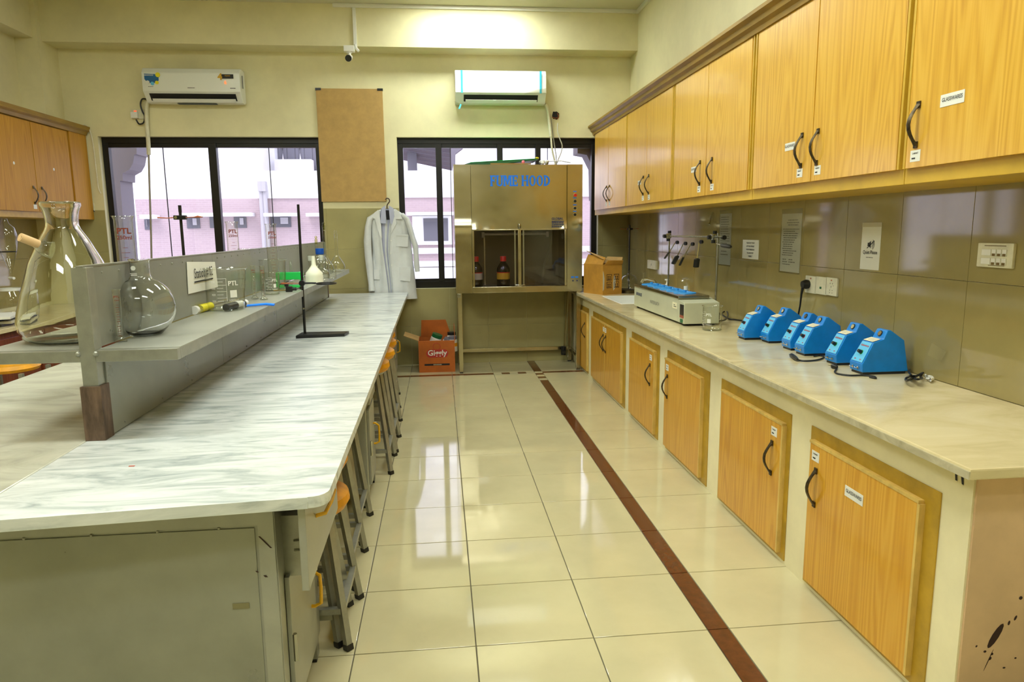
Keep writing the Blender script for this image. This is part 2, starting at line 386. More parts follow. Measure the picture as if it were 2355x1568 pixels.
for i in range(-10, 6):
    for j in range(-13, 13):
        x0, y0 = GX+.45*i, 2.3953+.45*j
        if (i >= -3 and j >= -3) or x0+.45 < XL or y0 > YB: continue
        mb.box(max(x0+G, XL), min(x0+.45-G, XR), y0+G, min(y0+.45-G, YB), -.02, 0)
obj('floor_tile_field', mb, 'floor', floor, kind='stuff')

# window wall with two openings, tiled up to 1.8 m
WIN = [(-3.60, -1.285, .885, 2.575), (-.447, 1.84, .885, 2.575)]
mb = MB(); x = XL-.2
for (a, b, z0, z1) in WIN:
    mb.box(x, a, YB, YB+.22, 0, ZC); mb.box(a, b, YB, YB+.22, 0, z0); mb.box(a, b, YB, YB+.22, z1, ZC); x = b
mb.box(x, XR+.2, YB, YB+.22, 0, ZC)
wall_back = struct('wall_back', mb, 'wall')
T = .008
def wall_tile_rects():
    for i in range(-9, 5):
        for j in range(4):
            x0, x1, z0, z1 = max(GX+.45*i, -3.905), min(GX+.45*(i+1), XR), .45*j, .45*(j+1)
            if x1-x0 < .03: continue
            cells = [(x0, x1, z0, z1)]
            for (a, b, c, d) in WIN:
                nxt = []
                for (p, q, r, s) in cells:
                    if q <= a or p >= b or s <= c: nxt.append((p, q, r, s)); continue
                    if r < c: nxt.append((p, q, r, c)); r = c
                    if p < a: nxt.append((p, a, r, s))
                    if q > b: nxt.append((b, q, r, s))
                cells = nxt
            for c in cells:
                if c[1]-c[0] > .012 and c[3]-c[2] > .008: yield c
for (p, q, r, s) in wall_tile_rects(): piece('wall_tile', wall_back, p+.0006, q-.0006, YB-T, YB, r+.0006, s-.0006, 'tile_back', .0005)
# right wall: paint above, glossy tiles between counter and wall cabinets
wall_right = struct('wall_right', MB().box(XR, XR+.2, YF, YB+.2, 0, ZC), 'wall')
for j in (0, 1):
    for i in range(-4, 11):
        a = 3.145+.45*i; b = min(a+.45, YB-T)
        if b > 1.3: piece('wall_tile', wall_right, XR-T, XR, a+.001, b-.001, HC+.45*j+.001, HC+.45*(j+1)-.001, 'tile', .001)
wall_left = struct('wall_left', MB().box(XL-.2, XL, YF, YB+.2, 0, ZC), 'wall')
for j in (0, 1):
    for i in range(0, 9):
        a = 4.0+.45*i; piece('wall_tile', wall_left, XL, XL+T, a+.001, a+.449, HC+.45*j+.001, HC+.45*(j+1)-.001, 'tile', .001)
wall_front = struct('wall_front', MB().box(XL-.2, XR+.2, YF-.2, YF, 0, ZC), 'wall')
for j in range(4):
    for i in range(14): piece('wall_tile', wall_front, XL+.45*i+.001, min(XL+.45*(i+1), XR)-.001, YF, YF+T, .45*j+.001, .45*(j+1)-.001, 'tile', .001)
ceiling = struct('ceiling', MB().box(XL-.2, XR+.2, YF-.2, YB+.2, ZC, ZC+.25), 'ceiling')
struct('trim_1', MB().box(XL, XR, 7.775, YB, 3.455, ZC), 'wall')          # beam over the window wall
struct('trim_2', MB().box(XL, -3.91, 7.70, YB, 0, 3.4555).box(XL, -3.91, 7.70, 7.775, 3.4555, ZC), 'wall')   # corner pier
struct('trim_3', MB().box(XL, -3.955, YF, 7.70, 3.47, ZC), 'wall')         # beam along the left wall

# windows
def window(name, x0, x1, z0, z1, mulls, bars, yf=8.14):
    w = 0.062; m = MB(); y0, y1 = yf, yf+.075
    m.box(x0, x1, y0, y1, z1-w, z1).box(x0, x1, y0, y1, z0, z0+w+.015).box(x0, x0+w, y0, y1, z0+w+.015, z1-w).box(x1-w, x1, y0, y1, z0+w+.015, z1-w)
    fr = struct(name, m, 'frame', bevel=.003)
    edges = [x0+w]
    for (c, hw) in mulls:
        obj('mullion', MB().box(c-hw, c+hw, y0-.012, y1-.012, z0+w+.015, z1-w), 'frame', fr, .003); edges += [c-hw, c+hw]
    edges.append(x1-w)
    for k in range(0, len(edges), 2):
        a, b = edges[k], edges[k+1]
        obj('sash_rail', MB().box(a, b, y0+.006, y0+.05, z1-w-.045, z1-w), 'frame', fr, .002)
        obj('sash_rail', MB().box(a, b, y0+.006, y0+.05, z0+w+.015, z0+w+.045), 'frame', fr, .002)
        obj('pane', MB().box(a, b, y0+.03, y0+.033, z0+w+.045, z1-w-.045), 'glass', fr)
    for c in bars: obj('glazing_joint', MB().box(c-.004, c+.004, y0+.026, y0+.037, z0+w+.045, z1-w-.045), 'black', fr)
    return fr
w1 = window('window_1', -3.60, -1.285, .885, 2.575, [(-2.455, .042)], [-2.985, -1.86])
w2 = window('window_2', -.447, 1.84, .885, 2.575, [(.013, .034), (.71, .032), (1.15, .03)], [.145, 1.265])
# ceiling lamps
def ceiling_lamp(x, y, where, hx=.60):
    t = thing('ceiling_light', 'white recessed ceiling light with lit diffuser ' + where, 'ceiling light', (x, y, ZC), 0, 'ceiling lights')
    obj('diffuser', MB().box(x-hx, x+hx, y-.17, y+.17, ZC-.003, ZC), 'lamp', t)
    obj('rim', MB().box(x-hx-.02, x-hx, y-.19, y+.19, ZC-.006, ZC).box(x+hx, x+hx+.02, y-.19, y+.19, ZC-.006, ZC).box(x-hx, x+hx, y-.19, y-.17, ZC-.006, ZC).box(x-hx, x+hx, y+.17, y+.19, ZC-.006, ZC), 'white', t)
for (x, y, wh) in [(.35, 4.6, 'above the middle of the aisle'), (.35, 2.4, 'above the aisle by the blue devices'), (.35, .4, 'above the aisle at the counter end'),
                   (-2.3, 4.6, 'over the side counter'), (-2.3, 2.3, 'above the big suction flask'), (-1.1, -.6, 'added over the open floor to light the bench end')]: ceiling_lamp(x, y, wh)  # last one added behind the camera to brighten the bench cabinet front
ceiling_lamp(.42, 7.32, 'close to the window wall beam', .5)

# ================================================================ OUTSIDE
YO = 15.0
t = thing('neighbouring_building', 'pink brick building with white upper storey outside the windows', 'building', (-3, YO, -4))
lft = at(310, 458, 'Y', YO).x
obj('brick_wall', MB().box(lft, 12, YO, YO+6, -4, 2.235), 'out_brick', t)
obj('upper_storey', MB().box(lft+.1, at(590, 380, 'Y', YO).x, YO+.15, YO+5, 2.235, 5.5), 'out_white', t)
obj('parapet', MB().box(at(588, 380, 'Y', YO).x, 12, YO-.05, YO+.25, 2.235, at(700, 393, 'Y', YO).z), 'out_white', t)
for (a, b, c, d) in [(323, 357, 494, 503), (419, 580, 490, 497), (607, 683, 490, 497), (704, 760, 490, 497), (935, 1100, 488, 494)]:
    p = at(a, c, 'Y', YO-.25); q = at(b, d, 'Y', YO-.25)
    obj('lintel', MB().box(p.x, q.x, YO-.3, YO, q.z, p.z), 'out_white', t)
for (a, b, c, d) in [(332, 347, 504, 528), (429, 461, 500, 525), (482, 514, 499, 524), (538, 568, 499, 524), (622, 670, 498, 522)]:
    p = at(a, c, 'Y', YO); q = at(b, d, 'Y', YO); mx = (p.x+q.x)/2
    f = obj('vent_window', MB().box(p.x, q.x, YO-.02, YO+.02, q.z, p.z), 'out_dark', t)
    for k in range(4):
        z = q.z+(p.z-q.z)*(.3+.15*k); obj('louvre', MB().box(mx, q.x-.05, YO-.05, YO-.02, z, z+.035), 'out_slat', f)
for (a, b, c, d) in [(948, 1040, 497, 562)]:                 # ground-floor opening with white frame
    p = at(a, c, 'Y', YO); q = at(b, d, 'Y', YO)
    f = obj('frame', MB().box(p.x, q.x, YO-.06, YO+.02, q.z, p.z), 'out_white', t); mx = p.x+(q.x-p.x)*.28
    obj('pane', MB().box(mx, q.x-.08, YO-.08, YO-.05, q.z+.08, p.z-.05), 'out_dark', f)
for z in (at(985, 600, 'Y', YO).z, at(985, 570, 'Y', YO).z): obj('band', MB().box(-1.2, 12, YO-.08, YO, z-.12, z), 'out_white', t)
obj('plinth', MB().box(-1.2, 12, YO-.6, YO-.1, -4, at(985, 618, 'Y', YO-.6).z), 'out_white', t)
for px in (599, 608):
    p = at(px, 440, 'Y', YO-.15); f = obj('drain_pipe', MB().cyl((p.x, YO-.12, -4), (p.x, YO-.12, p.z), .045, 10), 'out_slat', t)
    obj('hopper', MB().box(p.x-.038, p.x+.038, YO-.22, YO-.02, p.z, p.z+.2), 'out_slat', f)
# moulded pier outside the left window
def c3(x, y): return (230+x*510/2355, 310+y*300/1385)
pts = [(60, -40), (388, -40), (388, 206), (366, 206), (350, 300), (312, 368), (241, 408), (241, 488), (212, 488), (242, 860), (280, 1400), (520, 3400), (160, 3400), (60, 400)]
pp = [at(*c3(*q), 'Y', 9.0) for q in pts]; pp = [(p.x, p.z) for p in pp]; pp[11] = (pp[10][0], -4); pp[12] = (pp[0][0], -4); pp[13] = (pp[0][0], 1.8)
t = tag(obj('outside_pier', MB().prism(pp, 'y', 9.0, 9.35), 'out_grey', smooth=0), 'grey moulded pier standing outside the left window', 'pier')
# lattice gate high outside
t = thing('steel_lattice', 'dark steel lattice screen on the white parapet outside', 'lattice', (-3.2, 16.5, 2.7))
p0 = at(632, 392, 'Y', 16.5); p1 = at(735, 335, 'Y', 16.5)
for k in range(9):
    x = p0.x+(p1.x-p0.x)*k/8; obj('bar', MB().box(x-.03-.05*(k % 3 == 0), x+.03+.05*(k % 3 == 0), 16.5, 16.56, 2.235, p1.z+1.2), 'out_metal', t)
    if k < 8:
        x2 = p0.x+(p1.x-p0.x)*(k+1)/8; zz = p1.z+.6
        obj('brace', MB().bar((x, 16.53, p0.z), (x2, 16.53, zz), .035).bar((x2, 16.53, p0.z), (x, 16.53, zz), .035), 'out_metal', t)
a = at(590, 394, 'Y', 16.2); b = at(634, 394, 'Y', 16.2)
tag(obj('stair_tower', MB().box(a.x, b.x, 16.2, 17, 2.235, 6).box(b.x, b.x+.8, 16.1, 16.4, 2.235, a.z+.25), 'out_white'), 'pale plastered stair tower beside the steel lattice outside', 'tower')
# sloping sheet canopy outside the right window
t = thing('sheet_canopy', 'grey corrugated sheet canopy sloping behind the right window', 'canopy', (1.2, 14, 2.9))
def cp(px, py, y): p = at(px, py, 'Y', y); return (p.x, p.y, p.z)
A, B2, C2, D2 = cp(925, 366, 17.2), cp(1046, 392, 17.2), cp(1046, 330, 15.9), cp(925, 318, 15.9)
for k in range(6):
    f0, f1 = k/6, (k+.9)/6
    def lp(p, q, f): return tuple(p[i]+(q[i]-p[i])*f for i in range(3))
    obj('sheet', MB().sheet([lp(A, D2, f0), lp(B2, C2, f0), lp(B2, C2, f1), lp(A, D2, f1)], .02), 'out_metal', t)
p = at(936, 340, 'Y', 16.6); q = at(959, 392, 'Y', 16.6)
obj('post', MB().box(p.x, q.x, 16.6, 16.9, 2.235, p.z+.6), 'out_metal', t)
p = at(1037, 340, 'Y', 15.8); q = at(1066, 392, 'Y', 15.8)
obj('arch', MB().prism([(p.x, 2.235), (p.x+.06, 2.235), (p.x+.1, p.z-.12), (q.x, p.z), (q.x, p.z+.6), (p.x, p.z+.6)], 'y', 15.8, 16.1), 'out_grey', t)
p = at(1322, 340, 'Y', 8.45)
tag(obj('outside_bracket', MB().prism([(p.x, p.z+.3), (p.x+.5, p.z+.3), (p.x+.5, p.z-.62), (p.x+.2, p.z-.62), (p.x+.19, p.z-.25), (p.x+.11, p.z-.1), (p.x, p.z-.08)], 'y', YB+.221, YB+.5), 'out_grey'), 'grey moulded eaves bracket seen beside the fume hood top', 'bracket')
tag(obj('courtyard', MB().box(-25, 25, YB+.3, YO+8, -4.3, -4), 'out_white'), 'pale paved courtyard below the laboratory windows', 'courtyard')

# ================================================================ RIGHT-HAND COUNTER
UX, UY, UZ = Vector((1, 0, 0)), Vector((0, 1, 0)), Vector((0, 0, 1))
def handle(parent, x, y, z, L=.145, out=-1, mat='bronze', r=.0095):
    """curved strap pull on a door face at x; out = -1 bulges towards -x"""
    n = 9; path = []
    for i in range(n):
        f = i/(n-1); path.append((x+out*(.004+.034*math.sin(PI*f)), y, z+L*(f-.5)))
    h = obj('handle', MB().tube(path, [r*1.1]+[r*(.75+.25*math.sin(PI*i/(n-1))) for i in range(1, n-1)]+[r*1.1], 8, flat=.55), mat, parent)
    for e in (z-L/2, z+L/2): obj('handle_foot', MB().box(min(x, x+out*.006), max(x, x+out*.006), y-.01, y+.01, e-.012, e+.012), mat, parent, .001)
    return h
base = tag(obj('masonry_plinth', MB().box(1.545, XR-.001, 1.80, 6.19, 0, .825).box(1.545, XR-.001, 6.99, YB-.01, 0, .825).box(1.545, 1.63, 6.19, 6.99, 0, .825).box(2.03, XR-.001, 6.19, 6.99, 0, .825).box(1.63, 2.03, 6.19, 6.99, 0, .67), 'base_paint', smooth=0), 'cream plastered masonry base under the long right counter', 'counter base')
obj('end_face', MB().box(1.552, XR-.001, 1.793, 1.80, 0, .825), 'tan_end', base, label='tan painted end face with dark splashes')
for (x, z, a, b, th) in [(1.66, .30, .012, .045, .5), (1.70, .34, .004, .008, .2), (1.72, .355, .004, .009, .4), (1.73, .42, .006, .006, .7), (1.63, .25, .005, .004, 0), (1.655, .24, .004, .004, 0), (1.65, .225, .004, .006, .5), (1.735, .22, .004, .003, 0), (1.70, .19, .005, .003, 0), (1.76, .32, .003, .003, 0), (1.6, .27, .003, .004, .6), (1.68, .12, .003, .003, 0), (1.645, .22, .0015, .04, .35)]:
    _flat('splash_mark', MB().add([(x+a*math.cos(u)*math.cos(th)+b*math.sin(u)*math.sin(th), 1.7925, z+b*math.sin(u)*math.cos(th)-a*math.cos(u)*math.sin(th)) for u in [PI*i/6 for i in range(12)]], [tuple(range(12))]), 'stain', base)
for (y, z, l) in [(1.872, .795, .04), (1.845, .785, .025)]: _flat('pen_mark', MB().add([(1.5435, y, z-l/2), (1.5435, y-.008, z-l/2), (1.5435, y-.004, z+l/2), (1.5435, y+.006, z+l/2)], [(0, 1, 2, 3)]), 'ink', base)
# cupboards let into the base
def sticker(parent, x, y, z, w=.055, h=.042):
    """small white CABINET sticker on a face at x looking towards -x"""
    s = obj('number_sticker', MB().box(x-.001, x, y-w/2, y+w/2, z-h/2, z+h/2), 'paper', parent)
    o = Vector((x-.0015, y, z)); text('sticker_print', 'CABINET', .0085, 'ink', parent, o+UZ*.009, -UY, UZ, bold=.02)
    lines('sticker_print', parent, 'ink', o-UZ*.012, -UY, UZ, .03, [(0, -.018, .002, .006)])
    return s
def glasswares(parent, x, y, z, w=.115, h=.042):
    s = obj('name_label', MB().box(x-.001, x, y-w/2, y+w/2, z-h/2, z+h/2), 'paper', parent)
    text('label_print', 'GLASSWARES', .019, 'ink', parent, Vector((x-.0016, y, z+.002)), -UY, UZ, bold=.012, sx=.86); return s
XF = 1.545
def cupboard(lbl, f0, f1, doors):
    """f0..f1 painted frame, doors = [(y0, y1, handle_y)]"""
    t = thing('base_cupboard', lbl, 'cupboard', (XF, (f0+f1)/2, .03), 0)
    obj('frame', MB().box(XF-.005, XF, f0, f1, .018, .715), 'ochre', t, .002)
    for (a, b, hy, stick) in doors:
        d = obj('door', MB().box(XF-.024, XF-.005, a, b, .045, .652), 'wood_low', t, .0015)
        obj('edge_strip', MB().box(XF-.026, XF-.004, a-.006, b+.006, .652, .664).box(XF-.026, XF-.004, a-.012, a, .045, .652), 'edge', d, .001)
        handle(d, XF-.024, hy, .475)
        if stick: sticker(d, XF-.024, hy+(.012 if hy > (a+b)/2 else -.012), .605)
    return t
cupboard('wooden cupboard under the counter half hidden behind the fume hood leg', 7.14, 7.72, [(7.155, 7.7, 7.24, False)])
cupboard('double door wooden base cupboard under the white sink', 5.66, 6.93, [(5.75, 6.335, 6.29, True), (6.345, 6.93, 6.39, True)])
cupboard('narrow single base cupboard under the control end of the water bath', 4.745, 5.475, [(4.81, 5.475, 4.90, True)])
cupboard('single base cupboard below the empty glass beaker on the counter', 3.81, 4.575, [(3.90, 4.565, 4.50, True)])
cupboard('single base cupboard next to the one labelled GLASSWARES, handle beside it', 2.86, 3.64, [(2.905, 3.59, 2.985, True)])
c5 = cupboard('base cupboard with GLASSWARES label at the tan end of the counter', 1.92, 2.69, [(1.995, 2.655, 2.60, True)])
glasswares([c for c in c5.children if c.name.startswith('door')][0], XF-.0245, 2.335, .545)
# continuous worktop with sink opening
top = thing('marble_counter', 'long beige marble worktop along the right wall', 'worktop', (1.475, 1.735, .825))
SX0, SX1, SY0, SY1 = 1.64, 2.02, 6.2, 6.98
obj('slab', MB().box(1.475, XR-T, 1.735, 3.398, .827, HC), 'counter', top, .006)
obj('slab', MB().box(1.475, XR-T, 3.40, SY0, .827, HC).box(1.475, SX0, SY0, SY1, .827, HC).box(SX1, XR-T, SY0, SY1, .827, HC).box(1.475, XR-T, SY1, YB-T, .827, HC), 'counter', top, .004)
obj('front_edge', MB().box(1.471, 1.4755, 1.735, YB-T, .829, .853), 'counter_edge', top, .001)
# sink
m = MB(); d = .17; w = .012
m.box(SX0, SX0+w, SY0, SY1, HC-d, HC+.003).box(SX1-w, SX1, SY0, SY1, HC-d, HC+.003).box(SX0+w, SX1-w, SY0, SY0+w, HC-d, HC+.003).box(SX0+w, SX1-w, SY1-w, SY1, HC-d, HC+.003).box(SX0, SX1, SY0, SY1, HC-d-.01, HC-d)
t = thing('wash_basin', 'white ceramic sink sunk in the counter beside the carton', 'sink', (1.83, 6.6, HC-d))
obj('bowl', m, 'white', t, .003)
p = at(1451, 691, 'X', SX1-w-.002); obj('overflow_hole', MB().cyl((SX1-w-.004, 6.66, HC-.06), (SX1-w, 6.66, HC-.06), .014, 14), 'black', t)
# wall cabinets on the right
XU = 1.80
units = [('glossy wooden wall cabinet in the window corner reflecting daylight', 6.613, 8.05, [(7.335, 7.98, 7.40), (6.635, 7.325, 7.27)], False, True),
         ('wooden wall cabinet second from the window corner, above the sink', 5.283, 6.61, [(5.957, 6.585, 6.04), (5.318, 5.95, 5.88)], True, True),
         ('wooden wall cabinet above the water bath and clamp stand', 3.919, 5.28, [(4.603, 5.244, 4.70), (3.955, 4.596, 4.49)], True, True),
         ('wooden wall cabinet above the blue device row with GLASSWARES label', 2.588, 3.916, [(3.254, 3.879, 3.345), (2.614, 3.246, 3.20)], True, True),
         ('wooden wall cabinet above the dirty switch plate, large GLASSWARES label', 1.25, 2.585, [(1.925, 2.559, 2.505), (1.29, 1.918, 1.35)], False, True)]
for k, (lb, a, b, ds, gl, st) in enumerate(units):
    t = thing('wall_cabinet', lb, 'cabinet', (XU, (a+b)/2, 1.70))
    obj('carcass', MB().box(XU, XR-.0005, a, b, 1.70, 2.625), 'ochre_up', t, .002)
    for i, (c, d, hy) in enumerate(ds):
        dr = obj('door', MB().box(XU-.02, XU, c, d, 1.757, 2.60), 'wood', t, .0015)
        handle(dr, XU-.02, hy, 1.912)
        if not (k == 4 and i == 1): sticker(dr, XU-.02, hy+(.01 if i == 0 else -.01)*(0 if k == 4 else 1), 1.805 if k != 4 else 1.80)
        if gl and i == 0: glasswares(dr, XU-.0205, hy+.12, 1.945, .1, .038)
        if k == 4 and i == 0: glasswares(dr, XU-.0205, 2.335, 1.975)
    if k: obj('piano_hinge', MB().box(XU-.022, XU, b-.026, b-.014, 1.757, 2.60), 'ochre_up', t)
    obj('piano_hinge', MB().box(XU-.022, XU, a+.006, a+.018, 1.757, 2.60), 'ochre_up', t)
prof = [(XU-.005, 2.60), (XU-.03, 2.60), (XU-.034, 2.625), (XU-.055, 2.64), (XU-.06, 2.665), (XU-.085, 2.68), (XU-.085, 2.70), (XU+.05, 2.70), (XU+.05, 2.626), (XU-.005, 2.626)]
tag(obj('crown_moulding', MB().prism(prof, 'y', 1.1, 8.055), 'crown', smooth=30), 'dark brown stepped crown moulding along the right wall cabinets', 'moulding')
# left wall cabinets
t = thing('wall_cabinet', 'dim wooden wall cabinet on the left wall beside the window', 'cabinet', (-3.73, 7.2, 1.70))
obj('carcass', MB().box(XL, -3.73, 6.35, 7.699, 1.70, 2.59), 'ochre', t, .002)
for (c, d, hy) in [(6.38, 7.012, 6.95), (7.022, 7.66, 7.09)]:
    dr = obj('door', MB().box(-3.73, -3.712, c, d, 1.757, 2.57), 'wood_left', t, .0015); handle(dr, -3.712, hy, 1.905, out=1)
    obj('number_sticker', MB().box(-3.712, -3.711, hy-.027, hy+.027, 1.78, 1.82), 'paper', dr)
    obj('peeled_patch', MB().cyl((-3.712, (c+d)/2, 2.17), (-3.7115, (c+d)/2, 2.17), .014, 10), 'paper', dr)
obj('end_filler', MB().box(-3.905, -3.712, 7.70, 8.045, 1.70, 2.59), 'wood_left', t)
t = thing('wall_cabinet', 'dim wooden wall cabinet on the left wall further into the room', 'cabinet', (-3.73, 5.7, 1.70))
obj('carcass', MB().box(XL, -3.73, 5.0, 6.345, 1.70, 2.59), 'ochre', t, .002)
for (c, d, hy) in [(5.03, 5.67, 5.6), (5.68, 6.32, 5.75)]:
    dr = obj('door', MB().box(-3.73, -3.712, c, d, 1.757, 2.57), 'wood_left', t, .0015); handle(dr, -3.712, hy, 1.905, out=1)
prof = [(-3.74, 2.575), (-3.70, 2.58), (-3.69, 2.61), (-3.665, 2.625), (-3.66, 2.665), (-3.80, 2.665), (-3.80, 2.592), (-3.74, 2.592)]
tag(obj('crown_moulding', MB().prism(prof, 'y', 4.9, 8.045), 'crown', smooth=30), 'dark brown crown moulding on the left wall cabinets', 'moulding')
# left wall counter
t = thing('side_counter', 'reddish brown wooden side counter along the left wall', 'counter', (-3.45, 5.7, 0))
obj('body', MB().box(XL+.001, -3.42, 4.0, 7.69, 0, .79), 'redwood', t)
for k in range(5): obj('door', MB().box(-3.42, -3.40, 4.05+.72*k, 4.05+.72*k+.68, .08, .74), 'redwood', t, .003)
obj('worktop', MB().box(XL+.01, -3.38, 4.0, 7.69, .79, .825), 'counter', t, .004)

# ================================================================ FUME HOOD
HY0, HY1, HX0, HX1, HZ0, HZ1 = 7.45, 8.02, .162, 1.531, .875, 2.222
PX0, PX1, SZ = .342, 1.362, 1.55                              # opening between the pillars; lower edge of the front panel
t = thing('fume_hood', 'stainless steel FUME HOOD on a tube stand by the window', 'fume hood', (.85, 7.74, 0))
hood = t
def dented(x0, x1, z0, z1, yf, yb, fn, nx=24, nz=40):
    """sheet metal box whose front face is bulged by fn(x, z) to catch highlights"""
    m = MB(); vs = [(x0+(x1-x0)*i/nx, yf+fn(x0+(x1-x0)*i/nx, z0+(z1-z0)*j/nz), z0+(z1-z0)*j/nz) for j in range(nz+1) for i in range(nx+1)]
    fs = [(j*(nx+1)+i, j*(nx+1)+i+1, (j+1)*(nx+1)+i+1, (j+1)*(nx+1)+i) for j in range(nz) for i in range(nx)]
    k = len(vs); vs += [(x0, yb, z0), (x1, yb, z0), (x1, yb, z1), (x0, yb, z1)]; n1 = nx+1; top = nz*n1
    fs += [(k, k+3, k+2, k+1), tuple([k, k+1]+[i for i in range(nx, -1, -1)]), tuple([k+3]+[top+i for i in range(nx+1)]+[k+2]), tuple([k]+[j*n1 for j in range(nz+1)]+[k+3]), tuple([k+1, k+2]+[j*n1+nx for j in range(nz, -1, -1)])]
    return m.add(vs, fs)
gs = lambda v, c, w: math.exp(-((v-c)/w)**2)
def glint_bulge(x, z): return -.016*gs(z, 1.585, .05)-.0015*math.sin(9*z+4*x)  # bulge shaped to give the pillar its bright glare band
obj('side_panel', dented(HX0, PX0-.004, HZ0, HZ1, HY0, HY1, glint_bulge, 6, 60), 'stainless', t)
rp = obj('side_panel', dented(PX1+.004, HX1, HZ0, HZ1, HY0, HY1, lambda x, z: -.010*gs(z, 1.60, .045)*gs(x, 1.50, .07), 12, 60), 'stainless', t)  # smaller bulge put in for the glare on this pillar
def glint_flare(x, z): c = gs(x, PX0, .17)+.8*gs(x, PX1, .07); return -.024*math.exp(-(z-SZ)/.05)*c*(.75+.25*math.sin(40*(x-PX0)))-.002*gs(z, 1.85, .25)*gs(x, .85, .4)  # lower corners bent outward to imitate the glare patches
fp = obj('front_panel', dented(PX0, PX1, SZ, HZ1, HY0+.012, HY0+.02, glint_flare, 60, 50), 'stainless', t)
obj('panel_lip', MB().box(PX0, PX1, HY0+.002, HY0+.02, SZ-.012, SZ), 'stainless', t, .003)
obj('roof', MB().box(PX0-.004, PX1+.004, HY0+.02, HY1, HZ1-.012, HZ1), 'stainless', t)
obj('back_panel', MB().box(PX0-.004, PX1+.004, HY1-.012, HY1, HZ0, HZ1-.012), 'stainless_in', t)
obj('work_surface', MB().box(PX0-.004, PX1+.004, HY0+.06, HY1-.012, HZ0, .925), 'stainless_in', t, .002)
obj('sill_bar', MB().box(PX0-.004, PX1+.004, HY0-.004, HY0+.06, HZ0, .94), 'stainless', t, .004)
for x in (PX0, PX1-.022): obj('sash_channel', MB().box(x, x+.022, HY0+.004, HY0+.04, .94, SZ-.012), 'stainless', t, .002)
obj('centre_post', MB().box(.832, .866, HY0+.0, HY0+.03, .94, SZ+.03), 'stainless', t, .003)
for (a, b) in [(PX0+.022, .81), (.885, PX1-.022)]:
    s = obj('sliding_pane', MB().box(a, b, HY0+.02, HY0+.024, .945, SZ-.012), 'glass', t)
    e = b-.016 if a < .5 else a; obj('pane_edge', MB().box(e, e+.016, HY0+.016, HY0+.028, .945, SZ-.012), 'zinc', s)
obj('sash_latch', MB().box(.80, .905, HY0-.012, HY0+.004, .948, .957), 'chrome', t, .002)
obj('sash_knob', MB().lathe([(0, 0), (.012, .004), (.018, .03), (.012, .055), (0, .058)], (.849, HY0-.008, 1.55), 12), 'zinc', t)
obj('tube_lamp', MB().cyl((.50, 7.88, 1.50), (1.20, 7.88, 1.50), .016, 12).box(.47, .50, 7.86, 7.90, 1.46, 1.52).box(1.20, 1.23, 7.86, 7.90, 1.46, 1.52), 'offwhite', t)
obj('back_seam', MB().box(.50, .515, HY1-.018, HY1-.012, .925, 1.5), 'stainless', t)
obj('drain_hose', MB().tube([(1.30, 7.95, 1.56), (1.27, 7.93, 1.4), (1.18, 7.9, 1.15), (1.15, 7.85, .93)], .012, 8), 'poly', t)
# stand
W2 = .045
for (x, y) in [(HX0+.015, HY0+.005), (HX1-.015-W2, HY0+.005), (HX0+.015, HY1-.005-W2), (HX1-.015-W2, HY1-.005-W2)]:
    l = obj('leg', MB().box(x, x+W2, y, y+W2, .012, HZ0), 'stainless', t, .003); obj('foot', MB().box(x+.004, x+W2-.004, y+.004, y+W2-.004, 0, .012), 'black', l)
obj('stretcher', MB().box(HX0+.06, HX1-.06, HY1-.05, HY1-.012, .14, .18), 'stainless', t, .003)
for x in (HX0+.02, HX1-.055): obj('stretcher', MB().box(x, x+.035, HY0+.05, HY1-.05, .14, .175), 'stainless', t, .003)
obj('brace_bar', MB().bar((1.42, 7.9, .16), (1.45, 7.84, HZ0), .02), 'stainless', t)
obj('drain_valve', MB().cyl((1.40, 7.86, .10), (1.40, 7.86, .20), .03, 12).cyl((1.40, 7.80, .14), (1.40, 7.92, .14), .018, 10), 'black', t)
obj('corner_clip', MB().box(HX0+.01, HX0+.05, HY0-.006, HY0+.01, .83, .87), 'zinc', t, .003)
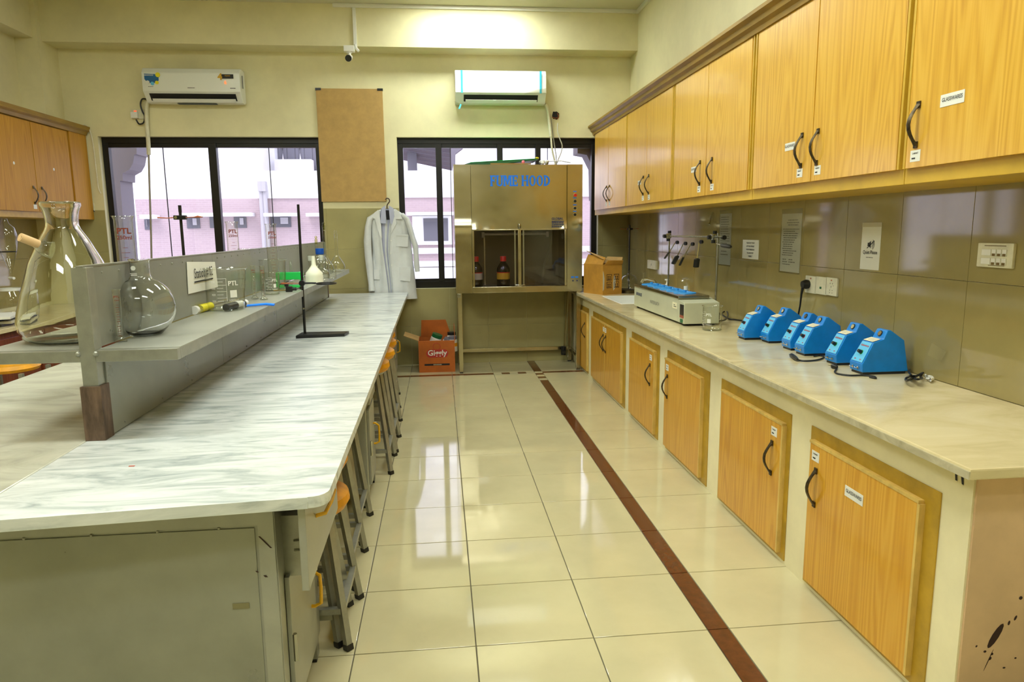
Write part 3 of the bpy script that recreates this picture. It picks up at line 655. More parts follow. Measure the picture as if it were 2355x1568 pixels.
# lettering cut from blue vinyl: slab-serif capitals
def slab(ch, w=.5, h=1.0, st=.17, sf=.10):
    """list of polygons of a heavy slab-serif capital in a w x h cell"""
    def stem(x): return [(x-.04, 0), (x+st+.04, 0), (x+st+.03, sf), (x+st, sf+.05), (x+st, h-sf-.05), (x+st+.03, h-sf), (x+st+.04, h), (x-.04, h), (x-.03, h-sf), (x, h-sf-.05), (x, sf+.05), (x-.03, sf)]
    def ring(x0, x1, half=False):
        out = []; n = 20; cx = (x0+x1)/2; a = (x1-x0)/2
        for i in range(n):
            t0, t1 = [(-PI/2+2*PI*k/n) for k in (i, i+1)]
            if half and (math.cos((t0+t1)/2) < 0): continue
            def P(u, ra, rb): return (cx+ra*math.cos(u), h/2+rb*math.sin(u))
            out.append([P(t0, a, h/2), P(t1, a, h/2), P(t1, a-st, h/2-.12), P(t0, a-st, h/2-.12)])
        return out
    r = lambda a, b, c, d: [(a, c), (b, c), (b, d), (a, d)]
    if ch == 'F': return [stem(0), r(st, w, h-.13, h), [(w-.09, h-.3), (w, h-.34), (w, h), (w-.09, h-.1)], r(st, w-.12, h*.47, h*.47+.12), r(w-.17, w-.1, h*.38, h*.68)]
    if ch == 'E': return [stem(0), r(st, w, h-.13, h), [(w-.09, h-.26), (w, h-.3), (w, h), (w-.09, h-.1)], r(st, w-.12, h*.45, h*.45+.11), r(w-.17, w-.1, h*.36, h*.65), r(st, w, 0, .13), [(w-.09, .1), (w, 0), (w, .3), (w-.09, .26)]]
    if ch == 'H': return [stem(0), stem(w-st), r(st, w-st, h*.45, h*.45+.13)]
    if ch == 'U': return [r(0, st, .2, h-.06), r(w-st*.8, w, .2, h-.06), r(-.05, st+.05, h-.1, h), r(w-st*.8-.05, w+.05, h-.1, h)]+[[(w/2+(w/2)*math.cos(a), .22+.22*math.sin(a)), (w/2+(w/2)*math.cos(b), .22+.22*math.sin(b)), (w/2+(w/2-st)*math.cos(b), .22+.09*math.sin(b)), (w/2+(w/2-st)*math.cos(a), .22+.09*math.sin(a))] for a, b in [(PI+PI*k/10, PI+PI*(k+1)/10) for k in range(10)]]
    if ch == 'M': return [stem(0), stem(w-st), [(st*.6, h), (st*1.5, h), (w/2+.06, .12), (w/2-.06, .12)], [(w-st*.6, h), (w-st*1.5, h), (w/2-.06, .12), (w/2+.06, .12)]]
    if ch == 'O': return ring(0, w)
    if ch == 'D': return [stem(0)]+ring(-w+st, w, True)
    return []
mb = MB(); x = .548; z0 = 1.999; hgt = .112
for ch, w, gap in [('F', .46, .08), ('U', .54, .08), ('M', .72, .08), ('E', .48, .36), ('H', .58, .08), ('O', .60, .06), ('O', .60, .08), ('D', .55, 0)]:
    sxx = .1185
    for i, poly in enumerate(slab(ch, w)):
        if sum(poly[q][0]*poly[(q+1) % len(poly)][1]-poly[(q+1) % len(poly)][0]*poly[q][1] for q in range(len(poly))) < 0: poly = poly[::-1]
        mb.add([(x+a*sxx, HY0+.008-.00012*i, z0+b*hgt) for a, b in poly], [tuple(range(len(poly)))])
    x += (w+gap)*sxx
_flat('hood_lettering', mb, 'ink_blue', fp)
text('maker_lettering', 'GLOBAL', .034, 'ink_navy', fp, (1.262, HY0+.0075, 1.655), UX, UZ, bold=.02)
lines('maker_lettering', fp, 'ink_navy', (1.2, HY0+.005, 1.60), UX, UZ, .2, [(-.035, 0, .13, .012), (-.015, 0, .13, .012), (.005, 0, .13, .012), (.022, 0, .13, .012)])
for k, z in enumerate((1.905, 1.838, 1.765, 1.697)):
    c = obj('control_bezel', MB().cyl((1.448, HY0, z), (1.448, HY0-.008, z), .021, 18), 'chrome', rp)
    if k == 0: obj('stop_button', MB().cyl((1.45, HY0-.008, z-.004), (1.45, HY0-.028, z-.004), .016, 16), 'red', rp)
    else: obj('rotary_knob', MB().cyl((1.448, HY0-.008, z), (1.448, HY0-.016, z), .015, 16).box(1.443, 1.453, HY0-.026, HY0-.012, z-.013, z+.013), 'black', rp)
    lines('control_print', rp, 'ink_blue', (1.43, HY0-.0006, z+.03), UX, UZ, .05, [(0, 0, .036, .011)])
for x in (1.43, 1.475):
    obj('gas_hole', MB().cyl((x, HY0, .99), (x, HY0-.004, .99), .008, 10), 'ink_navy', rp); lines('control_print', rp, 'ink_blue', (x-.02, HY0-.0006, 1.02), UX, UZ, .05, [(0, 0, .034, .018)])
# bottles in the hood
def lab_bottle(px, py, lbl, lm, capm='red'):
    p = at(px, py, 'Z', .925); y = 7.62; p = Vector((at(px, py, 'Y', y).x, y, .925)); r = .073
    t = thing('reagent_bottle', lbl, 'bottle', p)
    obj('body', MB().lathe([(0, 0), (r*.93, 0), (r, .012), (r, .185), (r*.95, .21), (r*.62, .25), (r*.4, .268), (r*.36, .3)], p, 28), 'amber', t)
    obj('cap', MB().lathe([(0, .335), (r*.42, .335), (r*.46, .33), (r*.46, .28), (r*.36, .278)], p, 20), capm, t)
    obj('label', MB().lathe([(r*1.008, .085), (r*1.008, .155)], p, 28), lm, t)
    obj('label_band', MB().lathe([(r*1.01, .155), (r*1.01, .163)], p, 28), 'red', t)
lab_bottle(1158, 655, 'dark reagent bottle with red cap and yellow label in the fume hood', 'amberlabel')
lab_bottle(1095, 655, 'dark reagent bottle with white label at the hood opening edge', 'paper_dull')
# board and bits on the hood roof
a = at(1062, 377, 'Z', HZ1)
t = thing('display_board', 'green edged display board lying askew on the fume hood roof', 'board', (.66, 7.6, HZ1))
obj('panel', MB().prism([(.27, HZ1+.004), (.60, HZ1+.004), (1.05, HZ1+.05), (1.07, HZ1+.062), (.50, HZ1+.028), (.33, HZ1+.022)], 'y', 7.50, 7.85), 'darkgreen', t)
obj('panel_face', MB().sheet([(.34, 7.5, HZ1+.024), (1.06, 7.5, HZ1+.064), (1.06, 7.84, HZ1+.064), (.34, 7.84, HZ1+.024)], .004), 'green', t)
obj('paper_flower', MB().ball((.90, 7.49, HZ1+.028), .018), pm('pink_paper', (240, 130, 150), .7), t)
obj('paper_leaf', MB().ball((1.05, 7.5, HZ1+.07), .02, 8, .5), 'yellowlabel', t)
tag(obj('flat_carton', MB().sheet([(.55, 7.47, HZ1+.002), (.98, 7.47, HZ1+.002), (.94, 7.6, HZ1+.012), (.60, 7.6, HZ1+.012)], .012), 'cardboard_in'), 'small flattened carton under the green board', 'carton')
m = MB()
for k in range(14): m.add(*(lambda c, r: (lambda b: (b.v, b.f))(MB().ball(c, r, 7)))((1.12+random.uniform(-.04, .05), 7.52+random.uniform(-.03, .05), HZ1+.016+random.uniform(0, .022)), .016))
tag(obj('crumpled_tissue', m, 'paper'), 'crumpled white tissue on the fume hood roof', 'tissue')

# ================================================================ WALL FITTINGS ON THE WINDOW WALL
def ac_unit(lbl, px0, px1, py0, py1, wrapped):
    yfr = YB-.21; a = at(px0, py0, 'Y', yfr+.02); b = at(px1, py1, 'Y', yfr+.02); x0, x1, zt, zb = a.x, b.x, a.z, b.z; w = 'ac_white2' if wrapped else 'ac_white'
    t = thing('air_conditioner', lbl, 'air conditioner', ((x0+x1)/2, YB, zb))
    H = zt-zb; pr = [(YB, zb+.02), (YB, zt), (YB-.12, zt), (YB-.175, zt-.012), (yfr, zt-.06), (yfr-.004, zb+H*.30), (yfr+.012, zb+H*.26), (YB-.12, zb+.006), (YB-.05, zb)]
    obj('casing', MB().prism(pr, 'x', x0, x1), w, t, .008)
    def sl(f): return (yfr+.012+(YB-.12-yfr-.012)*f, zb+H*.26+(zb+.006-zb-H*.26)*f)       # on the sloping lower face
    n = Vector((0, -(zb+H*.26-zb-.006), -(YB-.12-yfr-.012))).normalized()
    (ya, za), (yb, zz) = sl(.06), sl(.78); d = n*.003
    mr = .09 if wrapped else .055
    obj('outlet', MB().sheet([(x0+mr, ya+d.y, za+d.z), (x1-mr, ya+d.y, za+d.z), (x1-mr, yb+d.y, zz+d.z), (x0+mr, yb+d.y, zz+d.z)], .002), 'dark', t)
    (ya, za), (yb, zz) = sl(.5), sl(.85); d = n*.02
    obj('louvre', MB().sheet([(x0+mr+.02, ya+d.y, za+d.z), (x1-mr-.01, ya+d.y, za+d.z), (x1-mr-.01, yb+d.y*.9, zz+d.z*.9), (x0+mr+.02, yb+d.y*.9, zz+d.z*.9)], .006), w, t, .002)
    nn = 3 if wrapped else 6
    for k in range(1, nn):
        x = x0+mr+(x1-x0-2*mr)*k/nn; (ya, za), (yb, zz) = sl(.2), sl(.6)
        obj('vane', MB().sheet([(x, ya, za), (x+.006, ya, za), (x+.006, yb, zz), (x, yb, zz)], .02), w, t)
    return t, x0, x1, zt, zb, yfr
t, x0, x1, zt, zb, yfr = ac_unit('white wall air conditioner with blue sticker and lit orange digit', 325, 556, 153, 236, False)
F = yfr-.006
obj('side_grille', MB().box(x1+.008, x1+.012, YB-.15, YB-.13, zt-.2, zt-.07), 'out_dark', t)
s = obj('advert_sticker', MB().prism([(x0+.03, zt-.075), (x0+.17, zt-.08), (x0+.17, zt-.14), (x0+.14, zt-.165), (x0+.06, zt-.165), (x0+.03, zt-.13)], 'y', F-.002, F), pm('blue_sticker', (30, 96, 150), .3), t)
text('sticker_print', 'KENWOOD', .017, 'paper', s, (x0+.075, F-.003, zt-.09), UX, UZ, bold=.02)
for (dx, dz, r, mt) in [(.165, -.085, .024, 'yellowlabel'), (.06, -.16, .018, 'paper'), (.105, -.172, .018, 'ltblue'), (.15, -.162, .018, 'yellowlabel')]:
    obj('sticker_disc', MB().cyl((x0+dx, F-.001, zt+dz), (x0+dx, F-.004, zt+dz), r, 16), mt, s)
s = obj('warranty_sticker', MB().box(x1-.19, x1-.06, F-.002, F, zt-.115, zt-.072), 'ink', t)
text('warranty_print', '4', .085, 'amberlabel', s, (x1-.195, F-.004, zt-.10), UX, UZ, bold=.05)
text('warranty_print', 'YEARS', .02, 'amberlabel', s, (x1-.12, F-.003, zt-.088), UX, UZ)
text('display_digit', '6', .05, 'led', t, (x1-.145, F-.002, zt-.155), UX, UZ, bold=.0)
lines('badge_print', t, 'ink_grey', ((x0+x1)/2-.04, F-.0006, zt-.215), UX, UZ, .1, [(0, 0, .075, .008)])
lines('badge_print', t, 'ink', (x1-.10, F-.0006, zt-.215), UX, UZ, .1, [(0, 0, .055, .007)])
lines('badge_print', t, 'ink_grey', (x0+.06, F-.0006, zt-.205), UX, UZ, .1, [(0, 0, .05, .006)])
obj('energy_label', MB().box(x0+.3, x1-.28, YB-.12, YB-.05, zb-.002, zb), pm('blue_energy_label', (50, 66, 90), .5), t)
# refrigerant pipe, cord and socket
def wallpath(pts, y): return cr([tuple(at(px, py, 'Y', y)) for (px, py) in pts])
t = thing('pipe_sleeve', 'pale insulated pipe running down from the left air conditioner', 'pipe', at(345, 236, 'Y', 8.03))
obj('insulation', MB().tube(wallpath([(339, 233), (337, 250), (338, 290), (341, 325), (342, 356)], 8.02), .021, 10), 'offwhite', t)
obj('hose', MB().tube(wallpath([(342, 354), (344, 430), (347, 520), (349, 620), (350, 680)], 8.02), .011, 8), pm('grey_hose', (150, 142, 128), .5), t)
p = at(318, 263, 'Y', YB)
t = thing('wall_socket', 'white wall socket with red light and plug under the air conditioner', 'socket', p)
obj('plate', MB().box(p.x-.065, p.x+.065, YB-.012, YB, p.z-.05, p.z+.05), 'offwhite', t, .003)
obj('plug', MB().box(p.x-.06, p.x+.01, YB-.05, YB-.012, p.z-.045, p.z+.02), 'white', t, .005)
obj('indicator', MB().box(p.x-.035, p.x-.012, YB-.0145, YB-.012, p.z+.026, p.z+.036), 'neon', t)
tag(obj('power_cord', MB().tube(wallpath([(338, 228), (327, 228), (323, 240), (327, 255), (333, 268), (330, 282), (320, 285), (313, 275)], 8.02), .008, 8), 'blackmetal'), 'dark looped power cord of the left air conditioner', 'cord')
# wrapped unit
t, x0, x1, zt, zb, yfr = ac_unit('new white air conditioner with cyan packing tape above the hood', 1046, 1256, 158, 238, True)
F = yfr-.006
for x in (x0+.06, x1-.075): obj('tape', MB().box(x, x+.022, F-.003, F, zb+.10, zt-.02), 'cyan', t)
obj('film', MB().sheet([(x1-.25, F-.004, zb+.095), (x1-.005, F-.004, zb+.10), (x1-.003, F-.006, zb+.155), (x1-.10, F-.004, zb+.14)], .002), 'poly', t)
obj('packing_flap', MB().sheet([(x0-.01, F+.03, zb+.02), (x0+.05, F+.03, zb-.01), (x0+.03, F+.02, zb-.06), (x0-.005, F+.02, zb-.03)], .004), 'poly', t)
obj('packing_tape', MB().sheet([(x0+.05, F+.028, zb-.01), (x0+.065, F+.028, zb-.018), (x0+.045, F+.018, zb-.066), (x0+.03, F+.018, zb-.06)], .005), 'cyan', t)
t = thing('pipe_sleeve', 'pale insulated pipe dropping from the taped air conditioner behind the hood', 'pipe', at(1265, 260, 'Y', 8.03))
obj('insulation', MB().tube(wallpath([(1255, 240), (1260, 255), (1263, 280), (1267, 314)], 8.02), .018, 10), 'offwhite', t)
obj('hose', MB().tube(wallpath([(1267, 312), (1270, 345), (1277, 376), (1280, 400)], 8.02), .011, 8), 'offwhite', t)
obj('cable', MB().tube(wallpath([(1254, 238), (1262, 255), (1268, 280), (1273, 320), (1279, 360), (1280, 400)], 8.035), .006, 6), pm('grey_cable', (160, 158, 146), .5), t)
p = at(1278, 265, 'Y', YB); m = MB(); pts = []
for k in range(14):
    a = 2*PI*k/14; r = .042+random.uniform(-.008, .008); pts.append((p.x+r*math.cos(a), p.z+r*1.05*math.sin(a)))
t = thing('socket_hole', 'ragged open socket box with loose wires beside the taped air conditioner', 'socket hole', p)
obj('cavity', MB().prism(pts, 'y', YB-.004, YB-.001), 'dark', t)
obj('loose_wire', MB().tube([(p.x+.02, YB-.003, p.z+.02), (p.x+.028, YB-.02, p.z-.01), (p.x+.02, YB-.012, p.z-.045)], .004, 6).tube([(p.x-.045, YB-.006, p.z-.02), (p.x-.01, YB-.015, p.z-.035), (p.x+.015, YB-.01, p.z-.03)], .004, 6), 'copper', t)
tag(obj('hanging_cable', MB().tube(wallpath([(1283, 283), (1282, 300), (1287, 318), (1293, 335), (1290, 352), (1284, 366), (1281, 376)], 8.0), .0065, 8), pm('white_cable', (196, 194, 180), .5)), 'thin white cable hanging from the open socket box', 'cable')
tag(obj('coiled_cable', MB().tube([tuple(at(px, py, 'Y', 7.6)) for px, py in [(1240, 375), (1262, 371), (1290, 370), (1312, 374)]], .006, 6), 'white'), 'white cable arching over the fume hood roof', 'cable')
# softboard
a = at(726, 203, 'Y', YB-.02); b = at(889, 463, 'Y', YB-.02)
t = thing('soft_board', 'tall brown softboard panel on the wall between the windows', 'notice board', ((a.x+b.x)/2, YB, b.z))
obj('panel', MB().box(a.x, b.x, YB-.022, YB, b.z, a.z), 'board', t, .002)
for x in (a.x-.005, b.x-.055): obj('corner_clip', MB().box(x, x+.06, YB-.026, YB, a.z-.02, a.z+.004), 'blackmetal', t)
# trunking and camera
yb = 7.775
t = thing('cable_trunking', 'white plastic cable trunking along the ceiling edge', 'trunking', (.5, yb, ZC))
x0 = at(765, 3, 'Y', yb).x; xd = at(815, 50, 'Y', yb-.01).x
obj('run', MB().box(x0, XR-.002, yb-.03, yb-.0005, ZC-.036, ZC-.001), 'white', t, .002)
obj('side_run', MB().box(XR-.03, XR-.001, 3.0, yb-.03, ZC-.036, ZC-.001), 'white', t, .002)
zc0 = at(812, 105, 'Y', yb-.01).z
obj('drop', MB().box(xd-.017, xd+.017, yb-.02, yb-.0005, zc0-.01, ZC-.036), 'white', t, .002)
p = at(803, 112, 'Y', yb-.05)
t = thing('security_camera', 'white security camera with black lens under the beam', 'camera', (p.x, yb, p.z))
obj('junction_box', MB().box(p.x-.055, p.x+.055, yb-.075, yb-.001, p.z-.03, p.z+.03), 'white', t, .006)
obj('stub', MB().tube([(xd, yb-.02, zc0+.01), (xd+.01, yb-.03, zc0-.03), (xd+.035, yb-.035, zc0-.06)], .014, 8), 'white', t)
obj('neck', MB().cyl((p.x, yb-.04, p.z-.03), (p.x, yb-.05, p.z-.075), .016, 10).cyl((p.x, yb-.04, p.z-.03), (p.x, yb-.04, p.z-.042), .03, 14), 'white', t)
obj('barrel', MB().tube([(p.x+.003, yb+.005-.03, p.z-.075), (p.x+.002, yb-.09, p.z-.098), (p.x, yb-.155, p.z-.118)], [.026, .032, .035], 16), 'white', t)
obj('lens', MB().cyl((p.x, yb-.153, p.z-.1175), (p.x-.0005, yb-.162, p.z-.1205), .033, 18), 'black', t)
# loose wire loop and dirty socket left of the window
tag(obj('wire_loop', MB().tube(wallpath([(197, 470), (200, 430), (201, 410), (193, 370), (184, 330), (184, 300), (191, 288), (202, 292), (212, 320), (220, 380), (226, 430), (232, 445)], 8.04), .006, 6), 'offwhite'), 'pale cable loop hanging on the wall beside the left window', 'cable')
p = at(207, 478, 'Y', YB)
t = thing('wall_socket', 'grubby wall socket with black wires left of the window', 'socket', p)
obj('plate', MB().box(p.x-.05, p.x+.05, YB-.012, YB, p.z-.04, p.z+.05), 'offwhite', t, .003)
obj('wires', MB().tube([(p.x-.05, YB-.012, p.z+.01), (p.x-.03, YB-.03, p.z-.02), (p.x+.03, YB-.02, p.z-.02), (p.x+.05, YB-.014, p.z-.04)], .005, 6), 'black', t)

# ================================================================ LAB COAT
def c6(x, y, yy): return at(820+x*320/1140, 430+y*440/1568, 'Y', yy)
YC = 7.985
def loops(name, rings, mat, parent, n=28, fold=0, fk=7):
    """rings = [(z, xl, xr, half_depth, ycentre)] -> closed hanging cloth body with soft vertical folds"""
    m = MB(); vs = []; fs = []
    for i, (z, xl, xr, d, yc) in enumerate(rings):
        cx, a = (xl+xr)/2, (xr-xl)/2; g = fold*min(1, i/3)
        for k in range(n):
            u = 2*PI*k/n; c, s = math.cos(u), math.sin(u); e = .75
            w = 1+0*u; ff = g*math.sin(fk*u+1.3+i*.18)+g*.5*math.sin(11*u+i*.3)
            vs.append((cx+a*math.copysign(abs(c)**e, c)+ff*.4, yc+(d+ff)*math.copysign(abs(s)**e, s), z))
    for i in range(len(rings)-1):
        for k in range(n): k2 = (k+1) % n; fs.append((i*n+k, i*n+k2, (i+1)*n+k2, (i+1)*n+k))
    fs += [tuple(range(n)), tuple(range((len(rings)-1)*n, len(rings)*n))[::-1]]
    m.add(vs, fs); return obj(name, m, mat, parent, smooth=70)
def cloth(name, rows, y0, mat, parent, wrapl=.0, wrapr=.0, amp=.006, k=3.0, th=.006, n=16, sub=5):
    """hanging cloth panel: rows = [(ypix, xl, xr)] down the photo outline; edges wrap back by wrapl / wrapr"""
    R = []
    for i in range(len(rows)-1):
        for q in range(sub): f = q/sub; R.append([rows[i][c]+(rows[i+1][c]-rows[i][c])*f for c in range(3)])
    R.append(list(rows[-1])); m = MB(); vs = []; L = len(R)
    for side in (0, 1):
        for j, (yp, xl, xr) in enumerate(R):
            for i in range(n+1):
                u = i/n; p = c6(xl+(xr-xl)*u, yp, y0); g = amp*min(1, j/6)*(math.sin(k*2*PI*u+.9+.05*j)+.5*math.sin(k*3.7*PI*u+.11*j))
                vs.append((p.x, y0+g+wrapl*(1-u)**4+wrapr*u**4+side*th, p.z))
    N = n+1; o = L*N; fs = []
    for j in range(L-1):
        for i in range(n): a = j*N+i; fs += [(a, a+1, a+N+1, a+N), (o+a, o+a+N, o+a+N+1, o+a+1)]
    rim = [i for i in range(N)]+[j*N+n for j in range(1, L)]+[(L-1)*N+i for i in range(n-1, -1, -1)]+[j*N for j in range(L-2, 0, -1)]
    fs += [(rim[q], o+rim[q], o+rim[(q+1) % len(rim)], rim[(q+1) % len(rim)]) for q in range(len(rim))]
    m.add(vs, fs); return obj(name, m, mat, parent, smooth=60)
t = thing('lab_coat', 'white laboratory coat hanging open on a hanger below the softboard', 'lab coat', c6(250, 900, YC))
R_ = []
for (yy, xl, xr, d) in [(185, 190, 320, .02), (225, 125, 385, .028), (300, 118, 415, .034), (520, 130, 445, .036), (760, 120, 470, .036), (905, 110, 486, .034)]:
    a = c6(xl, yy, YC); b = c6(xr, yy, YC); R_.append((a.z, a.x, b.x, d, YC+.01))
loops('back_body', R_, 'coat', t, 28, .004, 5)
YP = YC-.045
cloth('front_panel', [(192, 176, 196), (235, 112, 192), (300, 104, 196), (400, 112, 204), (520, 128, 216), (640, 140, 234), (740, 112, 248), (850, 98, 262), (915, 96, 266)], YP, 'coat', t, .05, -.012, .006, 1.5)
cloth('front_panel', [(180, 306, 318), (215, 300, 372), (260, 294, 408), (330, 286, 426), (420, 276, 442), (540, 272, 456), (640, 278, 466), (740, 292, 478), (850, 300, 488), (918, 304, 497)], YP-.004, 'coat', t, -.012, .05, .006, 1.8)
cloth('inner_coat', [(178, 200, 306), (260, 188, 300), (400, 196, 284), (520, 206, 276), (640, 224, 284), (760, 242, 298), (850, 252, 304), (905, 258, 308)], YP+.022, 'coat_in', t, 0, 0, .007, 2.2)
def sleeve(pts):
    P = [c6(x, y, YC-.035) for x, y, w in pts]; m = MB(); m.tube([tuple(p) for p in P], [w for x, y, w in pts], 14, flat=.75)
    for i in range(len(m.v)): v = m.v[i]; q = .004*math.sin(v[2]*70+v[0]*40); m.v[i] = (v[0]+q, v[1]+q, v[2])
    return obj('sleeve', m, 'coat', t, smooth=70)
sleeve([(150, 232, .03), (112, 262, .045), (96, 330, .05), (90, 440, .05), (96, 560, .05), (110, 690, .05), (122, 800, .048), (126, 850, .046)])
sleeve([(372, 222, .03), (412, 262, .042), (436, 330, .046), (458, 410, .046), (484, 490, .05), (488, 560, .044), (492, 640, .042), (500, 694, .042)])
def patch(name, pts, y, mat, th=.006, par=None):
    q = [c6(a, b, y) for a, b in pts]; return obj(name, MB().prism([(p.x, p.z) for p in q], 'y', y, y+th), mat, par or t, .0015)
YQ = YP-.016
patch('lapel', [(178, 186), (200, 300), (208, 420), (190, 400), (150, 262), (112, 246), (150, 206)], YQ-.008, 'coat', .012)
patch('lapel', [(318, 178), (348, 200), (376, 262), (322, 264), (328, 300), (282, 384), (284, 300), (304, 230)], YQ-.010, 'coat', .012)
patch('inner_collar', [(205, 172), (236, 150), (242, 300), (194, 296)], YQ-.012, 'coat_in', .01)
patch('inner_collar', [(262, 150), (300, 172), (310, 240), (290, 310), (274, 290)], YQ-.012, 'coat_in', .01)
patch('neck_shade_patch', [(238, 190), (270, 190), (272, 268), (246, 268)], YP+.012, 'dark', .004)  # black patch painted as shade in the neck opening and dark hanger piece
patch('breast_pocket', [(328, 390), (424, 396), (420, 492), (325, 486)], YP-.013, 'coat', .012)
patch('pocket_flap', [(326, 384), (426, 390), (425, 404), (326, 398)], YP-.016, 'coat', .012)
patch('hip_pocket', [(352, 655), (446, 655), (440, 775), (355, 765)], YP-.013, 'coat', .012)
patch('hip_pocket', [(140, 678), (188, 675), (190, 760), (142, 755)], YP-.013, 'coat', .012)
for (x, y) in [(282, 440), (280, 545), (288, 640)]:
    p = c6(x, y, YQ-.004); obj('button', MB().cyl((p.x, p.y+.006, p.z), (p.x, p.y-.003, p.z), .006, 10), 'white', t)
hk = c6(252, 118, YC)
t = thing('coat_hanger', 'brown plastic clothes hanger hook inside the lab coat', 'hanger', hk)
P = [c6(x, y, YC) for x, y in [(235, 105), (248, 92), (265, 98), (270, 118), (258, 135), (250, 150), (250, 185)]]
obj('hook', MB().tube(cr(P), .006, 8), pm('brown_plastic', (70, 48, 40), .4), t)
a = c6(150, 225, YC); b = c6(370, 225, YC); c = c6(250, 185, YC)
obj('bar', MB().tube([tuple(a), tuple(c), tuple(b)], .009, 8), pm('brown_plastic_bar', (70, 48, 40), .4), t)
tag(obj('wall_nail', MB().cyl((c.x, YB, P[1].z-.004), (c.x, YB-.09, P[1].z-.004), .003, 8), 'zinc'), 'thin nail in the wall carrying the coat hanger', 'nail')

# ================================================================ CARTON ON THE FLOOR
a = at(963, 849, 'Z', 0); b = at(1048, 846, 'Z', 0); yb0 = (a.y+b.y)/2-.05; x0, x1 = a.x, b.x; zt = at(963, 783, 'Y', yb0).z; y1 = yb0+.34
yb0 = 7.56; y1 = 7.93; x0 = at(964, 848, 'Y', yb0).x; x1 = at(1047, 848, 'Y', yb0).x; zt = at(964, 785, 'Y', yb0).z
t = thing('floor_carton', 'open orange Giggly carton on the floor beside the fume hood', 'carton', ((x0+x1)/2, 7.75, 0)); cw = .006
obj('walls', MB().box(x0, x1, yb0, yb0+cw, 0, zt).box(x0, x1, y1-cw, y1, 0, zt).box(x0, x0+cw, yb0+cw, y1-cw, 0, zt).box(x1-cw, x1, yb0+cw, y1-cw, 0, zt).box(x0+cw, x1-cw, yb0+cw, y1-cw, 0, cw), 'orange_card', t)
obj('flap', MB().sheet([(x0, yb0+.02, zt), (x0, y1-.02, zt), (x0-.16, y1-.03, zt+.06), (x0-.16, yb0+.03, zt+.06)], .005), 'cardboard_in', t)
obj('flap', MB().sheet([(x0+.02, y1-.004, zt), (x1-.03, y1-.004, zt), (x1-.09, y1-.02, zt+.19), (x0+.03, y1-.02, zt+.19)], .005), 'orange_card', t)
obj('flap', MB().sheet([(x1, yb0+.02, zt), (x1, y1-.02, zt), (x1-.002, y1-.06, zt+.15), (x1-.002, yb0+.08, zt+.15)], .005), 'orange_card', t)
obj('flap', MB().sheet([(x0+.01, yb0, zt), (x1-.01, yb0, zt), (x1-.02, yb0+.06, zt-.05), (x0+.02, yb0+.06, zt-.05)], .005), 'orange_card', t)
cx = (x0+x1)/2; zz = zt*.60; m = MB(); pts = []
for k in range(24):
    u = 2*PI*k/24; c, s = math.cos(u), math.sin(u); pts.append((cx+.005+(.075 if c > 0 else -.075)+.045*c, zz+.045*s))
obj('logo_lozenge', MB().prism(pts, 'y', yb0-.0012, yb0), 'ink_red', t)
text('logo_print', 'Giggly', .085, 'paper', t, (cx+.005, yb0-.002, zz+.005), UX, UZ, bold=.02)
m = MB().tube([(cx+.04*math.cos(2*PI*k/20), yb0-.001, zz+.075+.04*math.sin(2*PI*k/20)) for k in range(20)], .0025, 6, closed=True); obj('logo_ring', m, 'ink_red', t)
obj('black_stripe', MB().box(x0+.06, x1-.06, yb0-.0012, yb0, .075, .095), 'ink', t)
lines('stripe_print', t, 'paper_dull', (cx-.04, yb0-.002, .08), UX, UZ, .1, [(0, 0, .09, .009)])
def jar(lbl, x, y, z, tilt, capm, r=.045, h=.15, spot=None):
    t = thing('jar', lbl, 'jar', (x, y, z)); mt = Matrix.Translation((x, y, z)) @ Matrix.Rotation(tilt[0], 4, 'X') @ Matrix.Rotation(tilt[1], 4, 'Y')
    obj('body', MB().lathe([(0, 0), (r, 0), (r, h*.8), (r*.85, h*.86)], n=20).xf(mt), 'white', t); obj('lid', MB().lathe([(0, h*1.04), (r*.95, h*1.03), (r*.97, h*.85)], n=20).xf(mt), capm, t)
    if spot: obj('spot', MB().lathe([(r*1.01, h*.35), (r*1.01, h*.6)], n=20).xf(mt), spot, t)
zz = zt-.13
jar('white jar with dark green lid leaning in the orange carton', cx-.06, 7.74, zz-.02, (.1, .35), 'darkgreen', .06, .21, None)
jar('white jar with grey lid leaning in the orange carton', cx+.06, 7.72, zz, (.3, .5), 'out_metal', .05, .15, 'ink_red')
jar('white jar with grey lid upright in the orange carton', cx+.18, 7.70, zz-.01, (0, 0), 'out_metal', .05, .16, 'orange')
jar('white jar with black lid at the back of the orange carton', cx+.17, 7.84, zz, (0, 0), 'black', .05, .18)

